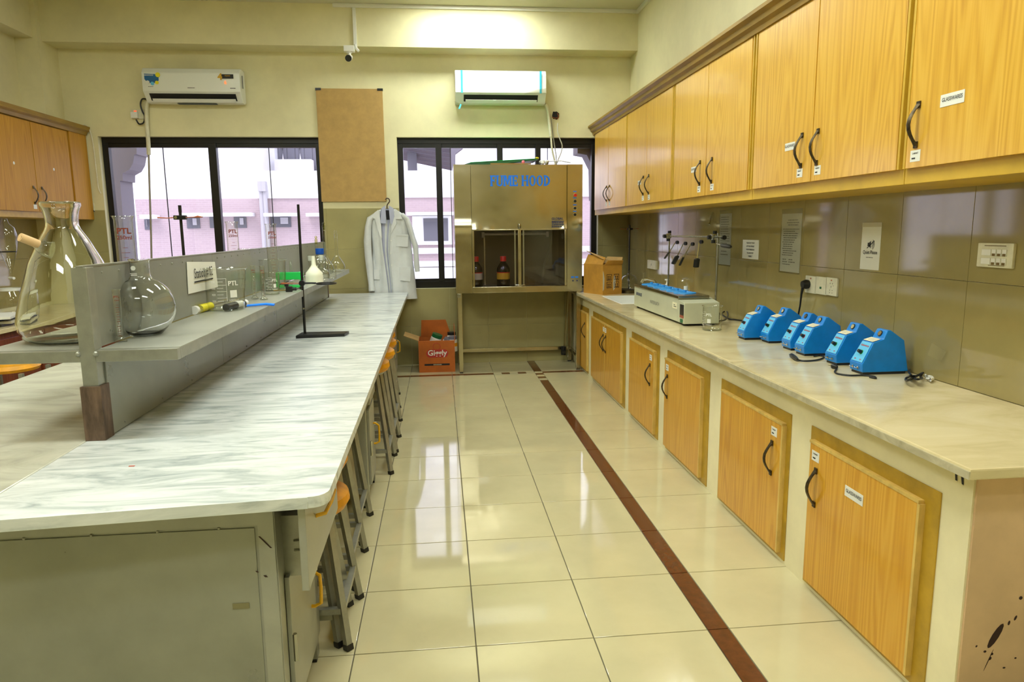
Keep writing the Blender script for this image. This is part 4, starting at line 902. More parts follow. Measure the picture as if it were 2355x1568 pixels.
# ================================================================ ON THE RIGHT COUNTER
# six blue melting-point devices
def device(x, y, lbl, rot=0, knob='red', first=[None]):
    """front lower corner on the room side at x; y = centre of its width"""
    if first[0] is None:
        t = thing('melting_point_apparatus', lbl, 'laboratory device', (x, y, HC), rot, 'blue devices on the counter'); w = .051
        L = lambda mb, *a, **k: obj(*(a[0], mb)+a[1:], local=True, **k)
        prof = [(0, .012), (-.003, .05), (.05, .15), (.098, .164), (.116, .204), (.132, .206), (.20, .158), (.225, .012)]
        def wid(z): return w*(1-.22*max(0, (z-.05)/.155))
        m = MB(); n = len(prof)
        m.add([(a, -wid(z), z) for a, z in prof]+[(a, wid(z), z) for a, z in prof], [tuple(range(n)), tuple(range(2*n-1, n-1, -1))]+[(i, n+i, n+(i+1) % n, (i+1) % n) for i in range(n)])
        c = L(m, 'casing', 'blue', t, bevel=.004)
        L(MB().box(.006, .215, -.045, .045, 0, .012), 'base_plate', 'black', t)
        d = Vector((.053, 0, .10)).normalized(); nn = Vector((-d.z, 0, d.x))
        def fp(u, v, out=.0025): return Vector((-.003, 0, .05))+d*u+nn*out+UY*v
        f = L(MB().sheet([fp(.008, -.042, .001), fp(.008, .042, .001), fp(.108, .036, .001), fp(.108, -.036, .001)], -.0015), 'faceplate', 'ltblue', t)
        _tx(f, 'Gallenkamp', .013, 'ink_red', fp(.09, 0, .004), -UY, d, .06, .25)
        k0, k1 = fp(.055, .0, .002), fp(.055, .0, .022); L(MB().cyl(k0, k0+nn*.012, .009, 14).cyl(k0+nn*.012, k1, .008, 14), 'knob', 'black', t); L(MB().cyl(k0+nn*.0005, k0+nn*.002, .0115, 14), 'knob_dot', 'red', t)
        for v in (-.02, .02):
            L(MB().add([fp(.022, v-.007, .003), fp(.022, v+.007, .003), fp(.015, v, .003)], [(0, 1, 2)]), 'mark', 'ink_red', t)
            L(MB().cyl((-.001, v, .03), (-.007, v, .03), .007, 10).cyl((-.007, v, .03), (-.022, v, .034), .0025, 8), 'toggle', 'chrome', t)
        d2 = Vector((.018, 0, .04)).normalized(); n2 = Vector((-d2.z, 0, d2.x)); c0 = Vector((.108, 0, .186))
        L(MB().cyl(c0-n2*.001, c0+n2*.003, .0145, 18), 'eyepiece_rim', 'black', t); L(MB().cyl(c0+n2*.003, c0+n2*.0045, .011, 18), 'eyepiece_lens', 'chrome', t)
        L(MB().sheet([(.05, -.036, .1525), (.05, .036, .1525), (.088, .035, .1635), (.088, -.035, .1635)], -.0015), 'instruction_sticker', 'label', t)
        m = MB()
        for r in range(3): m.add([(.058+.009*r, -.028, .1565+.0026*r), (.058+.009*r, .028-.012*(r == 0), .1565+.0026*r), (.061+.009*r, .028-.012*(r == 0), .1572+.0026*r), (.061+.009*r, -.028, .1572+.0026*r)], [(0, 1, 2, 3)])
        L(m, 'sticker_print', 'ink_grey', t, smooth=0)
        first[0] = t
        return t
    return dup(first[0], (x, y, HC), rot, lbl)
def _tx(par, s, size, mat, o, right, up, bold, shear):
    W0 = WM[par.name]; O = W0 @ Vector(o); R3 = W0.to_3x3(); return text('brand_print', s, size, mat, par, O, R3 @ Vector(right), R3 @ Vector(up), bold=.02, shear=shear)
devs = [(1.842, 4.085, 'blue device nearest the water bath, first of the row', 'red'), (1.925, 3.94, 'blue device second in the row after the water bath', 'darkgreen'),
        (1.93, 3.685, 'blue device third in the row, tucked behind its neighbour', 'red'), (1.918, 3.515, 'blue device fourth in the row, loose plug lying in front', 'red'),
        (1.94, 3.248, 'blue device fifth in the row, wet spots on its shoulder', 'darkgreen'), (1.932, 3.018, 'blue device at the end of the row with knotted cord behind', 'darkgreen')]
GK = pm('green_knob_dot', (20, 160, 70), .4); RK = pm('red_knob_dot', (190, 30, 60), .4)
for (x, y, lb, kn) in devs:
    o = device(x, y, lb, 0)
    for c in o.children:
        if c.name.startswith('knob_dot'):
            if kn == 'darkgreen': c.data = c.data.copy(); c.data.materials[0] = GK
            else: c.data.materials[0] = RK
# cords on the counter
def k2(x, y, z=None): return (1660+x*500/2355, 680+y*220/1036, z)
def plug_on_counter(lbl, base, tip, pts):
    t = thing('loose_cord', lbl, 'cord', at(*k2(*base)[:2], 'Z', HC))
    P = [at(q[0], q[1], 'Z', HC+.005) for q in [k2(*p) for p in pts]]; obj('wire', MB().tube(cr(P), .0042, 8), 'black', t)
    a = at(*k2(*base)[:2], 'Z', HC+.012); b = at(*k2(*tip)[:2], 'Z', HC+.012)
    obj('plug', MB().tube([tuple(a), tuple(a.lerp(b, .3)), tuple(a.lerp(b, .9)), tuple(b)], [.006, .011, .012, .006], 10), 'black', t)
    d = (b-a).normalized(); s = Vector((-d.y, d.x, 0))*.006
    obj('pin', MB().cyl(b-s, b-s+d*.018, .002, 6).cyl(b+s, b+s+d*.018, .002, 6), 'chrome', t)
plug_on_counter('black cord with two-pin plug lying in front of the fourth device', (820, 690), (750, 640), [(820, 692), (880, 705), (980, 702), (1060, 688), (1110, 660), (1060, 645), (1000, 655)])
plug_on_counter('black cord with plug lying between the last two devices', (1250, 772), (1195, 760), [(1250, 775), (1235, 800), (1225, 825), (1260, 845), (1390, 862), (1520, 860), (1640, 872), (1668, 892), (1600, 880)])
K = [(2040, 800), (2030, 830), (2050, 862), (2000, 890), (1995, 915), (2040, 905), (2090, 880), (2130, 860), (2180, 835), (2150, 870), (2170, 890), (2120, 905), (2060, 885), (2050, 870), (2110, 870)]
tag(obj('knotted_cord', MB().tube(cr([tuple(at(*k2(*q)[:2], 'Z', HC+.006+.014*(i % 3))) for i, q in enumerate(K)]), .005, 8), 'black'), 'black cord tied in a knot behind the last blue device', 'cord')
P = [at(*k2(*q)[:2], 'Z', HC+.01+.006*(i % 2)) for i, q in enumerate([(2205, 852), (2215, 872), (2240, 880), (2270, 885), (2282, 900), (2260, 910), (2225, 900), (2240, 890)])]
tag(obj('twisted_tissue', MB().tube([tuple(p) for p in P], [.003, .006, .009, .009, .008, .008, .007, .004], 8), 'paper'), 'small twist of white tissue beside the knotted cord', 'tissue')
tag(obj('bath_cord', MB().tube(cr([tuple(at(px, py, 'Z', HC+z)) for px, py, z in [(1655, 738, .06), (1668, 735, .05), (1674, 725, .04), (1670, 715, .04), (1660, 722, .03), (1676, 733, .012), (1690, 735, .008), (1705, 737, .008)]]), .006, 8), 'black'), 'black power cord looping behind the water bath', 'cord')
tag(obj('plastic_scrap', MB().sheet([(2.15, 2.60+.22, 1.03), (2.185, 2.60+.17, 1.0), (2.18, 2.60+.19, .95), (2.15, 2.60+.24, .97)], .002), 'poly'), 'crumpled clear plastic on the tiles behind the last device', 'plastic')
# water bath
BX0, BX1, BY0, BY1, BZ0, BZ1 = 1.69, 1.945, 4.68, 5.95, HC+.016, 1.045
t = thing('water_bath', 'long grey laboratory WATER BATH with blue ring lids on the counter', 'water bath', (1.81, 5.3, HC))
obj('body', MB().box(BX0, BX1, BY0+.13, BY1, BZ0, BZ1), 'bath', t, .004)
cb = obj('control_box', MB().prism([(BY0, BZ0), (BY0+.13, BZ0), (BY0+.13, 1.036), (BY0+.10, 1.036), (BY0, 1.024)], 'x', BX0, BX1), 'bath', t, .004)
obj('lid_plate', MB().box(BX0-.006, BX1-.03, BY0+.115, BY1+.004, BZ1, BZ1+.02), 'stainless', t, .003)
for (x, y) in [(BX0+.03, BY0+.05), (BX1-.03, BY0+.05), (BX0+.03, BY1-.05), (BX1-.03, BY1-.05)]: obj('foot', MB().cyl((x, y, HC), (x, y, BZ0), .018, 12), 'black', t)
obj('plinth', MB().box(BX0+.025, BX1-.025, BY0+.03, BY1-.03, HC+.004, BZ0), 'black', t)
for k in range(6):
    y = 5.0+.165*k; c = (1.805, y, BZ1+.02)
    l = obj('ring_lid', MB().lathe([(0, .004), (.03, .004), (.032, .007), (.052, .006), (.054, .009), (.082, .005), (.084, 0), (0, 0)], c, 28), 'lidblue', t)
    obj('lid_knob', MB().cyl((1.805, y, BZ1+.024), (1.805, y, BZ1+.042), .012, 12), 'lidblue', l)
text('brand_print', 'BIOBASE', .036, 'ink_navy', t, (BX0-.0012, 5.80, .985), -UY, UZ, bold=.02, sx=1.2)
text('bath_print', 'WATER BATH', .04, 'ink_grey', t, (BX0-.0012, 5.36, .955), -UY, UZ, sx=.95)
obj('panel_label', MB().box(BX0-.0015, BX0, 4.83, 4.93, .965, 1.01), 'label', t); lines('label_print', t, 'ink', (BX0-.0025, 4.90, .99), -UY, UZ, .06, [(0, 0, .03, .005), (-.012, 0, .055, .005)])
obj('display', MB().box(BX0-.003, BX0, 4.69, 4.765, .935, 1.01), 'black', cb, .001); obj('key_pad', MB().box(BX0-.003, BX0, 4.69, 4.765, .915, .934), pm('dull_red_keys', (150, 74, 50), .5), cb)
obj('power_switch', MB().box(BX0-.006, BX0, 4.705, 4.75, .88, .907), 'darkgreen', cb, .002)
obj('temperature_probe_cap', MB().cyl((1.90, 5.24, BZ1+.015), (1.90, 5.24, BZ1+.05), .016, 12), 'white', t)
obj('rear_connector', MB().box(BX1, BX1+.012, 4.70, 4.78, .90, .95), 'black', t)
# clamp rail above the bath
rA = at(1533, 654, 'X', 1.955); rB = at(1642, 690, 'X', 1.955)
t = thing('clamp_rail', 'steel rod frame with crossbar carrying black-gripped clamps over the water bath', 'clamp stand', (1.96, 5.3, HC))
XQ = 1.965; yA, yB = 5.86, 4.80; zT = 1.475
for y in (yA, yB): l = obj('upright', MB().cyl((XQ, y, HC), (XQ, y, zT+.03), .0075, 10), 'zinc', t); obj('flange', MB().cyl((XQ, y, HC), (XQ, y, HC+.01), .016, 12), 'zinc', l)
obj('crossbar', MB().cyl((XQ-.012, yA+.09, zT), (XQ-.012, yB-.13, zT+.005), .008, 10), 'zinc', t)
def knob(par, c, ax): obj('knob', MB().cyl(c, Vector(c)+Vector(ax)*.022, .015, 12), 'black', par)
for y in (yA, yB+.06):
    b = obj('boss', MB().box(XQ-.03, XQ+.012, y-.016, y+.016, zT-.02, zT+.022), 'chrome', t, .004); knob(b, (XQ, y, zT+.024), (0, 0, 1)); knob(b, (XQ-.03, y, zT), (-1, 0, 0)); knob(b, (XQ-.01, y, zT-.02), (0, 0, -1))
for y in (yA+.09, yB-.13): obj('end_knob', MB().cyl((XQ-.012, y-.012, zT), (XQ-.012, y+.012, zT), .016, 12), 'black', t)
def c2(x, y): return (1460+x*300/2355, 470+y*170/1334)
for (a, b, c, d) in [((720, 700), (630, 850), (540, 970), .5), ((870, 720), (770, 925), (700, 1060), 1.3), ((1000, 730), (880, 950), (810, 1095), .5), ((1158, 690), (1125, 970), (1105, 1130), 1.5)]:
    xr = XQ-.03; A = at(*c2(*a), 'X', xr); B = at(*c2(*b), 'X', xr); C = at(*c2(*c), 'X', xr)
    s = obj('clamp_rod', MB().cyl(A, B, .0042, 8), pm('brass_rod', (196, 180, 120), .3, .8), t)
    obj('grip', MB().tube([tuple(B), tuple(B.lerp(C, .12)), tuple(C)], [.008, .013*d+.004, .013*d+.004], 8, flat=.6), 'black', s)
    k_ = at(*c2(a[0]+60, a[1]-15), 'X', XQ-.03); obj('wing_knob', MB().cyl(k_, k_+Vector((-.016, -.006, 0)), .014, 12), 'black', s)
A = at(*c2(1470, 705), 'X', XQ-.012); B = at(*c2(1560, 740), 'X', XQ-.02); C = at(*c2(1735, 765), 'X', XQ-.03)
s = obj('clamp_rod', MB().cyl(A, B, .0042, 8), 'zinc', t); obj('grip', MB().tube([tuple(B), tuple(B.lerp(C, .15)), tuple(B.lerp(C, .9)), tuple(C)], [.008, .014, .014, .008], 8), 'black', s)
# beaker on the counter
def beaker(lbl, x, y, z, r, h, group=None, printed=None, spout=0, mat='ware', rotp=0):
    t = thing('beaker', lbl, 'beaker', (x, y, z), 0, group); n = 36; prof = [(0, .003), (r*.9, .003), (r*.985, .012), (r, .03), (r, h*.93), (r*1.01, h*.97), (r*1.07, h)]
    m = MB().lathe(prof, (x, y, z), n)
    for i in range(len(m.v)):
        v = Vector(m.v[i])
        if v.z > z+h*.92:
            a = math.atan2(v.y-y, v.x-x)-spout; f = max(0, math.cos(a))**14; m.v[i] = (v.x+math.cos(spout)*r*.16*f, v.y+math.sin(spout)*r*.16*f, v.z)
    obj('wall', m, mat, t, smooth=60); obj('rim', MB().tube([m.v[-n+k] for k in range(n)], .0022, 6, closed=True), mat, t)
    obj('base_ring', MB().tube([(x+r*.93*math.cos(2*PI*k/28), y+r*.93*math.sin(2*PI*k/28), z+.006) for k in range(28)], .004, 6, closed=True), mat, t)
    if printed: curved_scale(t, x, y, z, r, h, printed, rotp)
    return t
def curved_scale(t, x, y, z, r, h, mat, rot, nums=True):
    """graduation ticks and a white field printed on a cylinder wall"""
    m = MB(); R = r*1.006
    def strip(a0, a1, z0, z1):
        k = 5; vs = [(x+R*math.cos(rot+a0+(a1-a0)*i/k), y+R*math.sin(rot+a0+(a1-a0)*i/k), zz) for zz in (z0, z1) for i in range(k+1)]
        m.add(vs, [(i, i+1, k+2+i, k+1+i) for i in range(k)])
    for k in range(8): strip(-.55, -.55+(.5 if k % 2 else .32), z+h*(.25+.075*k), z+h*(.25+.075*k)+.0016)
    strip(-.06, -.045, z+h*.25, z+h*.78); strip(.12, .5, z+h*.33, z+h*.50); _flat('graduation', m, mat, t)
    O = Vector((x+R*math.cos(rot+.3)*1.0, y+R*math.sin(rot+.3), z+h*.66)); tang = Vector((-math.sin(rot+.3), math.cos(rot+.3), 0))
    text('maker_print', 'PTL', h*.15, mat, t, O, tang, UZ, bold=.02)
    if nums:
        for k, s in enumerate(('200', '400', '600', '800')):
            a = rot-.75; text('number_print', s, h*.07, mat, t, Vector((x+R*math.cos(a), y+R*math.sin(a), z+h*(.25+.15*k))), Vector((-math.sin(a), math.cos(a), 0)), UZ)
        text('number_print', '1000ml', h*.08, mat, t, Vector((x+R*math.cos(rot+.3), y+R*math.sin(rot+.3), z+h*.26)), tang, UZ)
bk = at(1645, 762, 'Z', HC); beaker('empty glass beaker on the counter by the water bath', bk.x, bk.y+.06, HC, .064, .165, None, 'glassprint', .6, rotp=-2.6)
# cardboard box, one corner towards the room
BM = Matrix(((.925, -.381, 0, 1.683), (.381, .925, 0, 7.115), (0, 0, 1, HC), (0, 0, 0, 1))); WU, WV, Z1, cw = .245, .355, .315, .006
t = thing('cardboard_box', 'worn brown cardboard box with open flaps beside the sink', 'box', BM @ Vector((WU/2, WV/2, 0)))
def bo(name, mb, mat): return obj(name, mb.xf(BM), mat, t)
bo('walls', MB().box(0, WU, 0, cw, 0, Z1).box(0, WU, WV-cw, WV, 0, Z1).box(0, cw, cw, WV-cw, 0, Z1).box(WU-cw, WU, cw, WV-cw, 0, Z1).box(cw, WU-cw, cw, WV-cw, 0, cw), 'cardboard')
bo('flap', MB().sheet([(0, .01, Z1), (0, WV-.01, Z1), (.045, WV-.02, Z1+.10), (.045, .02, Z1+.075)], .005), 'cardboard')
bo('flap', MB().sheet([(.02, .03, Z1+.06), (.03, WV, Z1+.14), (WU-.05, WV-.02, Z1+.06), (WU-.03, .02, Z1+.015)], .005), 'cardboard_in')
bo('flap', MB().sheet([(.02, -.002, Z1), (WU, -.002, Z1), (WU-.01, -.03, Z1+.04), (.04, -.028, Z1+.045)], .005), 'cardboard')
bo('flap', MB().sheet([(WU, .02, Z1), (WU, WV-.02, Z1), (WU+.03, WV-.05, Z1+.07), (WU+.03, .03, Z1+.07)], .005), 'cardboard_in')
bo('torn_patch', MB().prism([(.005, .24), (.02, .17), (.015, .06), (0, .04), (0, .25)], 'y', -.0015, 0), 'paper_dull'); bo('torn_patch', MB().prism([(.145, .21), (.165, .15), (.155, .06), (.135, .04), (.13, .12), (.14, .19)], 'y', -.0012, 0), 'paper_dull')
for (cx, cz) in [(.08, .18), (.175, .18), (.08, .10), (.175, .10)]:
    m = MB(); a = .032
    for (p, q, r, s) in [(-a, a, -a, -a+.004), (-a, a, a-.004, a), (-a, -a+.004, -a, a), (a-.004, a, -a, a), (-.016, -.01, -.02, .014), (.008, .014, -.02, .014), (-.022, .022, -.022, -.017), (-.02, -.006, .006, .011), (.004, .018, .006, .011)]: m.box(cx+p, cx+q, -.0018, -.001, cz+r, cz+s)
    bo('care_symbol', m, 'ink')
# glass behind the box
def glassware(name, lbl, cat, x, y, z, prof, mat='ware', group=None, n=32, extra=None):
    t = thing(name, lbl, cat, (x, y, z), 0, group); obj('glass_body', MB().lathe(prof, (x, y, z), n), mat, t, smooth=60)
    return t
t = glassware('bell_jar', 'glass bell jar behind the cardboard box on the counter', 'bell jar', 2.02, 7.32, HC, [(.082, .035), (.088, .04), (.088, .13), (.075, .17), (.04, .195), (.018, .202), (.014, .215), (.02, .228), (0, .236)])
obj('base', MB().lathe([(0, 0), (.092, 0), (.092, .03), (.06, .035), (0, .035)], (2.02, 7.32, HC), 28), 'stainless_in', t)
t = glassware('measuring_cylinder', 'slim clear glass cylinder beside the bell jar', 'glassware', 2.12, 7.12, HC, [(.03, 0), (.032, .006), (.012, .015), (.017, .02), (.017, .22), (.021, .225)])
def retort(lbl, x, y, z, h, base=(.1, .16), off=(0, 0), clampz=None, ring=None, prong=None, rot=0, mirror=1):
    t = thing('retort_stand', lbl, 'retort stand', (x, y, z))
    bx, by = base; obj('base_plate', MB().box(x+off[0]-bx/2, x+off[0]+bx/2, y+off[1]-by/2, y+off[1]+by/2, z, z+.016), 'blackmetal', t, .003)
    obj('rod', MB().cyl((x, y, z+.01), (x, y, z+h), .0075, 10), 'blackmetal', t)
    obj('rod_tip', MB().cyl((x, y, z+h-.035), (x, y, z+h), .0085, 10), 'blackmetal', t)
    if clampz:
        b = obj('boss_head', MB().box(x-.03, x+.03, y-.02, y+.012, z+clampz-.011, z+clampz+.011), 'blackmetal', t, .003)
        obj('clamp_screw', MB().cyl((x-.015, y-.02, z+clampz), (x-.015, y-.028, z+clampz), .008, 10), 'chrome', b)
        obj('clamp_arm', MB().tube([(x+.03, y-.012, z+clampz), (x+.07, y-.012, z+clampz+.001), (x+.09, y-.012, z+clampz+.003), (x+.115, y-.012, z+clampz+.001)], [.004, .005, .013, .004], 8, flat=.5), 'copper', b)
        obj('clamp_arm', MB().tube([(x-.03, y-.012, z+clampz), (x-.06, y-.012, z+clampz-.003), (x-.11, y-.012, z+clampz)], [.005, .004, .006], 8, flat=.6), 'copper', b)
    return t
retort('black retort stand in the corner behind the bell jar', 2.10, 7.62, HC, .72, (.12, .2), (-.02, 0), .68)
# tap and soap pump
t = thing('sink_tap', 'chrome swan neck tap at the back of the sink', 'tap', (2.10, 6.5, HC))
obj('pillar', MB().cyl((2.10, 6.5, HC), (2.10, 6.5, HC+.06), .018, 14), 'chrome', t)
obj('spout', MB().tube([(2.10, 6.5, HC+.05), (2.09, 6.51, HC+.13), (2.05, 6.53, HC+.185), (1.99, 6.56, HC+.20), (1.95, 6.58, HC+.19)], .012, 10), 'chrome', t)
obj('nozzle', MB().cyl((1.955, 6.577, HC+.195), (1.94, 6.583, HC+.165), .017, 12), 'chrome', t)
t = thing('soap_pump', 'white soap pump bottle beside the sink tap', 'bottle', (2.10, 6.30, HC))
obj('bottle', MB().lathe([(0, 0), (.03, 0), (.032, .01), (.032, .11), (.014, .14), (.012, .15)], (2.10, 6.30, HC), 18), 'white', t)
obj('pump_head', MB().lathe([(.016, .15), (.016, .17), (.007, .172), (.007, .2), (.02, .204), (.022, .214), (0, .216)], (2.10, 6.30, HC), 14), 'white', t)
# notices on the right wall tiles
XW = XR-T
def notice(name, lbl, pxs, sleeve=False):
    a, b = [at(*q, 'X', XW) for q in pxs]; y1, z1, y0, z0 = a.y, a.z, b.y, b.z
    t = thing(name, lbl, 'notice', (XW, (y0+y1)/2, z0)); obj('sheet', MB().box(XW-.0015, XW, y0, y1, z0, z1), 'paper', t)
    if sleeve: obj('plastic_sleeve', MB().box(XW-.004, XW-.0022, y0-.008, y1+.008, z0-.008, z1+.03), 'poly', t)
    return t, y0, y1, z0, z1
t, y0, y1, z0, z1 = notice('typed_notice', 'typed sheet in plastic sleeve on the tiles behind the clamp rail', [(1657, 492), (1679, 610)], True)
O = Vector((XW-.002, y1-.02, z0)); lines('print', t, 'ink_grey', O, -UY, UZ, y1-y0, [(.36-.018*k, 0, (y1-y0)*random.uniform(.5, .82), .005) for k in range(12)]+[(.1, .02, .13, .006), (.075, .01, .15, .006)])
t, y0, y1, z0, z1 = notice('warning_notice', 'small white warning notice about touching things, on the tiles', [(1709, 551), (1744, 597)])
for k, s in enumerate(("PLEASE DON'T TOUCH", 'ANYTHING WITHOUT', 'PROPER PERMISSION IN', 'THE LABORATORY', 'PREMISES')): text('print', s, .0155, 'ink', t, (XW-.0025, (y0+y1)/2, z1-.022-.0235*k), -UY, UZ, bold=.015, sx=.8)
t, y0, y1, z0, z1 = notice('typed_notice', 'long typed sheet in plastic sleeve above the white socket row', [(1800, 492), (1838, 628)], True)
O = Vector((XW-.002, y1-.03, z0)); W_ = y1-y0; lines('print', t, 'ink_grey', O, -UY, UZ, W_, [(.32, W_*.2, W_*.7, .006), (.305, W_*.15, W_*.75, .006), (.29, W_*.2, W_*.72, .006)]+[(.265-.0135*k, 0 if k % 3 else -.01, W_*random.uniform(.45, .8), .0048) for k in range(13)]+[(.075, .0, .05, .005), (.075, .08, .13, .005), (.06, 0, .06, .005), (.06, .08, .16, .005), (.045, 0, .1, .004)])
t, y0, y1, z0, z1 = notice('quiet_notice', 'white Quiet Please notice taped on the tiled wall', [(1985, 512), (2021, 622)])
yc = (y0+y1)/2; obj('tape_strip', MB().box(XW-.0022, XW-.0015, y0-.001, y1+.001, z1-.022, z1), 'paper_dull', t)
text('print', 'Quiet Please', .026, 'ink', t, (XW-.0025, yc, z0+.088), -UY, UZ, bold=.012, sx=.9); lines('print', t, 'ink_grey', (XW-.0025, yc+.03, z0+.06), -UY, UZ, .1, [(0, 0, .056, .004)])
m = MB(); zc = z0+.128; X_ = XW-.0025
def fl(p): m.add([(X_, yc-a, zc+b) for a, b in p], [tuple(range(len(p)))])
fl([(-.024, -.009), (-.013, -.009), (-.013, .009), (-.024, .009)]); fl([(-.011, -.009), (.002, -.02), (.002, .02), (-.011, .009)]); fl([(-.03, -.018), (-.027, -.021), (.032, .018), (.029, .021)])
for r in (.010, .018, .026):
    for i in range(6):
        a, b = -PI/3+2*PI/3*i/6, -PI/3+2*PI/3*(i+1)/6; fl([(.004+r*math.cos(a), r*math.sin(a)), (.004+(r+.003)*math.cos(a), (r+.003)*math.sin(a)), (.004+(r+.003)*math.cos(b), (r+.003)*math.sin(b)), (.004+r*math.cos(b), r*math.sin(b))])
_flat('mute_symbol', m, 'ink', t)
# clear plastic standing in for a lamp reflection, and sockets on the right wall
p = at(1640, 496, 'X', XW)
t = thing('plastic_glint', 'clear plastic piece shaped for a lamp reflection on the tiles by the typed sheet', 'hook', p)
obj('glint_cup', MB().lathe([(.028, 0), (.03, .004), (.018, .012), (.01, .02), (0, .022)], n=18).xf(Matrix.Translation(p) @ Matrix.Rotation(-PI/2, 4, 'Y')), 'poly', t)
obj('hook', MB().tube([(XW-.02, p.y, p.z-.01), (XW-.024, p.y, p.z-.05), (XW-.03, p.y-.01, p.z-.07), (XW-.04, p.y-.015, p.z-.06)], .005, 8), 'zinc', t)
def socket_plate(lbl, pxa, pxb):
    a = at(*pxa, 'X', XW); b = at(*pxb, 'X', XW); t = thing('wall_socket', lbl, 'socket', (XW, (a.y+b.y)/2, (a.z+b.z)/2))
    obj('plate', MB().box(XW-.012, XW, b.y, a.y, b.z, a.z), 'offwhite', t, .003); return t, a, b
t, a, b = socket_plate('white socket plate with a black plug pushed in', (1857, 633), (1880, 676))
yc = (a.y+b.y)/2; pz = (a.z+b.z)/2
obj('neon', MB().box(XW-.0135, XW-.012, yc-.006, yc+.006, a.z-.018, a.z-.010), 'copper', t)
obj('plug', MB().tube([(XW-.012, yc+.025, pz), (XW-.03, yc+.025, pz), (XW-.05, yc+.025, pz-.002)], [.026, .029, .022], 12), 'black', t)
tag(obj('plug_cord', MB().tube([(XW-.045, yc+.025, pz-.02), (XW-.05, yc+.028, pz-.06), (XW-.045, yc+.045, pz-.13), (XW-.04, yc+.075, pz-.21), (XW-.03, yc+.10, HC+.01)], [.009, .006, .005, .005, .005], 8), 'black'), 'black cord hanging from the plug in the white socket', 'cord')
t, a, b = socket_plate('white blank switch plate with a green switch', (1880.5, 635), (1904, 679))
obj('rocker', MB().box(XW-.016, XW-.012, (a.y+b.y)/2-.008, (a.y+b.y)/2+.006, (a.z+b.z)/2-.018, (a.z+b.z)/2-.006), 'darkgreen', t)
t, a, b = socket_plate('white multi-pin socket plate with empty holes', (1904.5, 637), (1928, 682))
yc = (a.y+b.y)/2; zc = (a.z+b.z)/2
obj('neon', MB().box(XW-.0135, XW-.012, yc-.005, yc+.005, a.z-.018, a.z-.011), 'copper', t)
m = MB()
for (dy, dz, w, h) in [(.012, .018, .004, .007), (-.012, .018, .004, .007), (0, .0, .003, .010), (-.02, .006, .006, .003), (.012, -.02, .004, .005), (-.012, -.02, .004, .005), (.012, -.034, .004, .005), (-.012, -.034, .004, .005)]: m.box(XW-.0125, XW-.0118, yc+dy-w/2, yc+dy+w/2, zc+dz-h/2, zc+dz+h/2)
obj('pin_hole', m, 'black', t)
a = at(2257, 558, 'X', XW); b = at(2334, 618, 'X', XW)
t = thing('switch_plate', 'grimy white six-gang switch plate on the tiled wall', 'switch', (XW, (a.y+b.y)/2, (a.z+b.z)/2)); w = a.y-b.y; h = a.z-b.z
obj('plate', MB().box(XW-.014, XW, b.y, a.y, b.z, a.z), 'offwhite', t, .004)
for r, zf in enumerate((.62, .26)):
    for k in range(3):
        y = a.y-w*(.44+.145*k); z = b.z+h*zf
        s = obj('switch', MB().box(XW-.018, XW-.014, y-.020, y+.0, z-.014, z+.012), 'white', t, .001); obj('grime', MB().box(XW-.0185, XW-.0178, y-.018, y-.002, z-.014, z-.004), pm('switch_grime', (112, 92, 52), .8) if (r, k) == (0, 0) else bpy.data.materials['switch_grime'], s)
    obj('blank_insert', MB().box(XW-.0165, XW-.014, a.y-w*.40, a.y-w*.14, b.z+h*(zf-.13), b.z+h*(zf+.12)), 'white', t, .002)
obj('grime_line', MB().box(XW-.0148, XW-.014, b.y+w*.2, a.y-w*.2, a.z-.012, a.z-.009).box(XW-.0148, XW-.014, b.y+w*.2, a.y-w*.35, b.z+.007, b.z+.009), bpy.data.materials['switch_grime'], t)
a = at(1493, 597, 'X', XW); b = at(1512, 620, 'X', XW)
t = thing('wall_socket', 'cream socket plate on the tiles behind the clamp rail post', 'socket', (XW, (a.y+b.y)/2, b.z))
obj('plate', MB().box(XW-.02, XW, b.y, a.y, b.z, a.z), 'offwhite', t, .003); obj('slot', MB().box(XW-.021, XW-.0198, (a.y+b.y)/2-.004, (a.y+b.y)/2+.004, (a.z+b.z)/2-.01, (a.z+b.z)/2+.01), 'black', t)

# ================================================================ CENTRE BENCH
def bx(x, y): return x-.0098*(y-1.77)                        # the bench runs very slightly askew to the room
def rb(x0, x1, y0, y1, z0, z1, m=None):
    """box that follows the bench line"""
    m = m or MB(); return m.add([(bx(x, y), y, z) for z in (z0, z1) for y in (y0, y1) for x in (x0, x1)], [(0, 2, 3, 1), (4, 5, 7, 6), (0, 1, 5, 4), (2, 6, 7, 3), (0, 4, 6, 2), (1, 3, 7, 5)])
BE, BL, SEAM, BY = -.311, -2.02, -1.185, 7.9
top = thing('marble_worktop', 'grey and white marble worktop of the long centre bench', 'worktop', (-1.16, 1.7, .83))
cr = .05; pts = [(SEAM+.001, 1.705), (BE-cr, 1.765)]+[(BE-cr+cr*math.sin(PI/2*k/5), 1.768+cr-cr*math.cos(PI/2*k/5)) for k in range(6)]+[(bx(BE, BY), BY), (bx(SEAM, BY)+.001, BY)]
obj('slab', MB().prism(pts, 'z', .828, HB), 'marble', top, .008)
obj('slab', MB().prism([(BL, 1.645), (SEAM-.001, 1.705), (bx(SEAM, BY)-.001, BY), (bx(BL, BY), BY)], 'z', .828, HB), 'marble2', top, .006)
t = thing('bench_understructure', 'grey steel rails and legs carrying the bench worktop', 'bench frame', (-1.16, 4.8, 0))
for x in (-.50, -1.88): obj('rail', rb(x, x+.03, 2.50, 7.75, .785, .827), 'silverpaint', t, .002)
for y in (4.262, 7.72):
    for x in (-.50, -1.88): obj('leg', rb(x, x+.03, y, y+.03, 0, .785), 'silverpaint', t, .002)
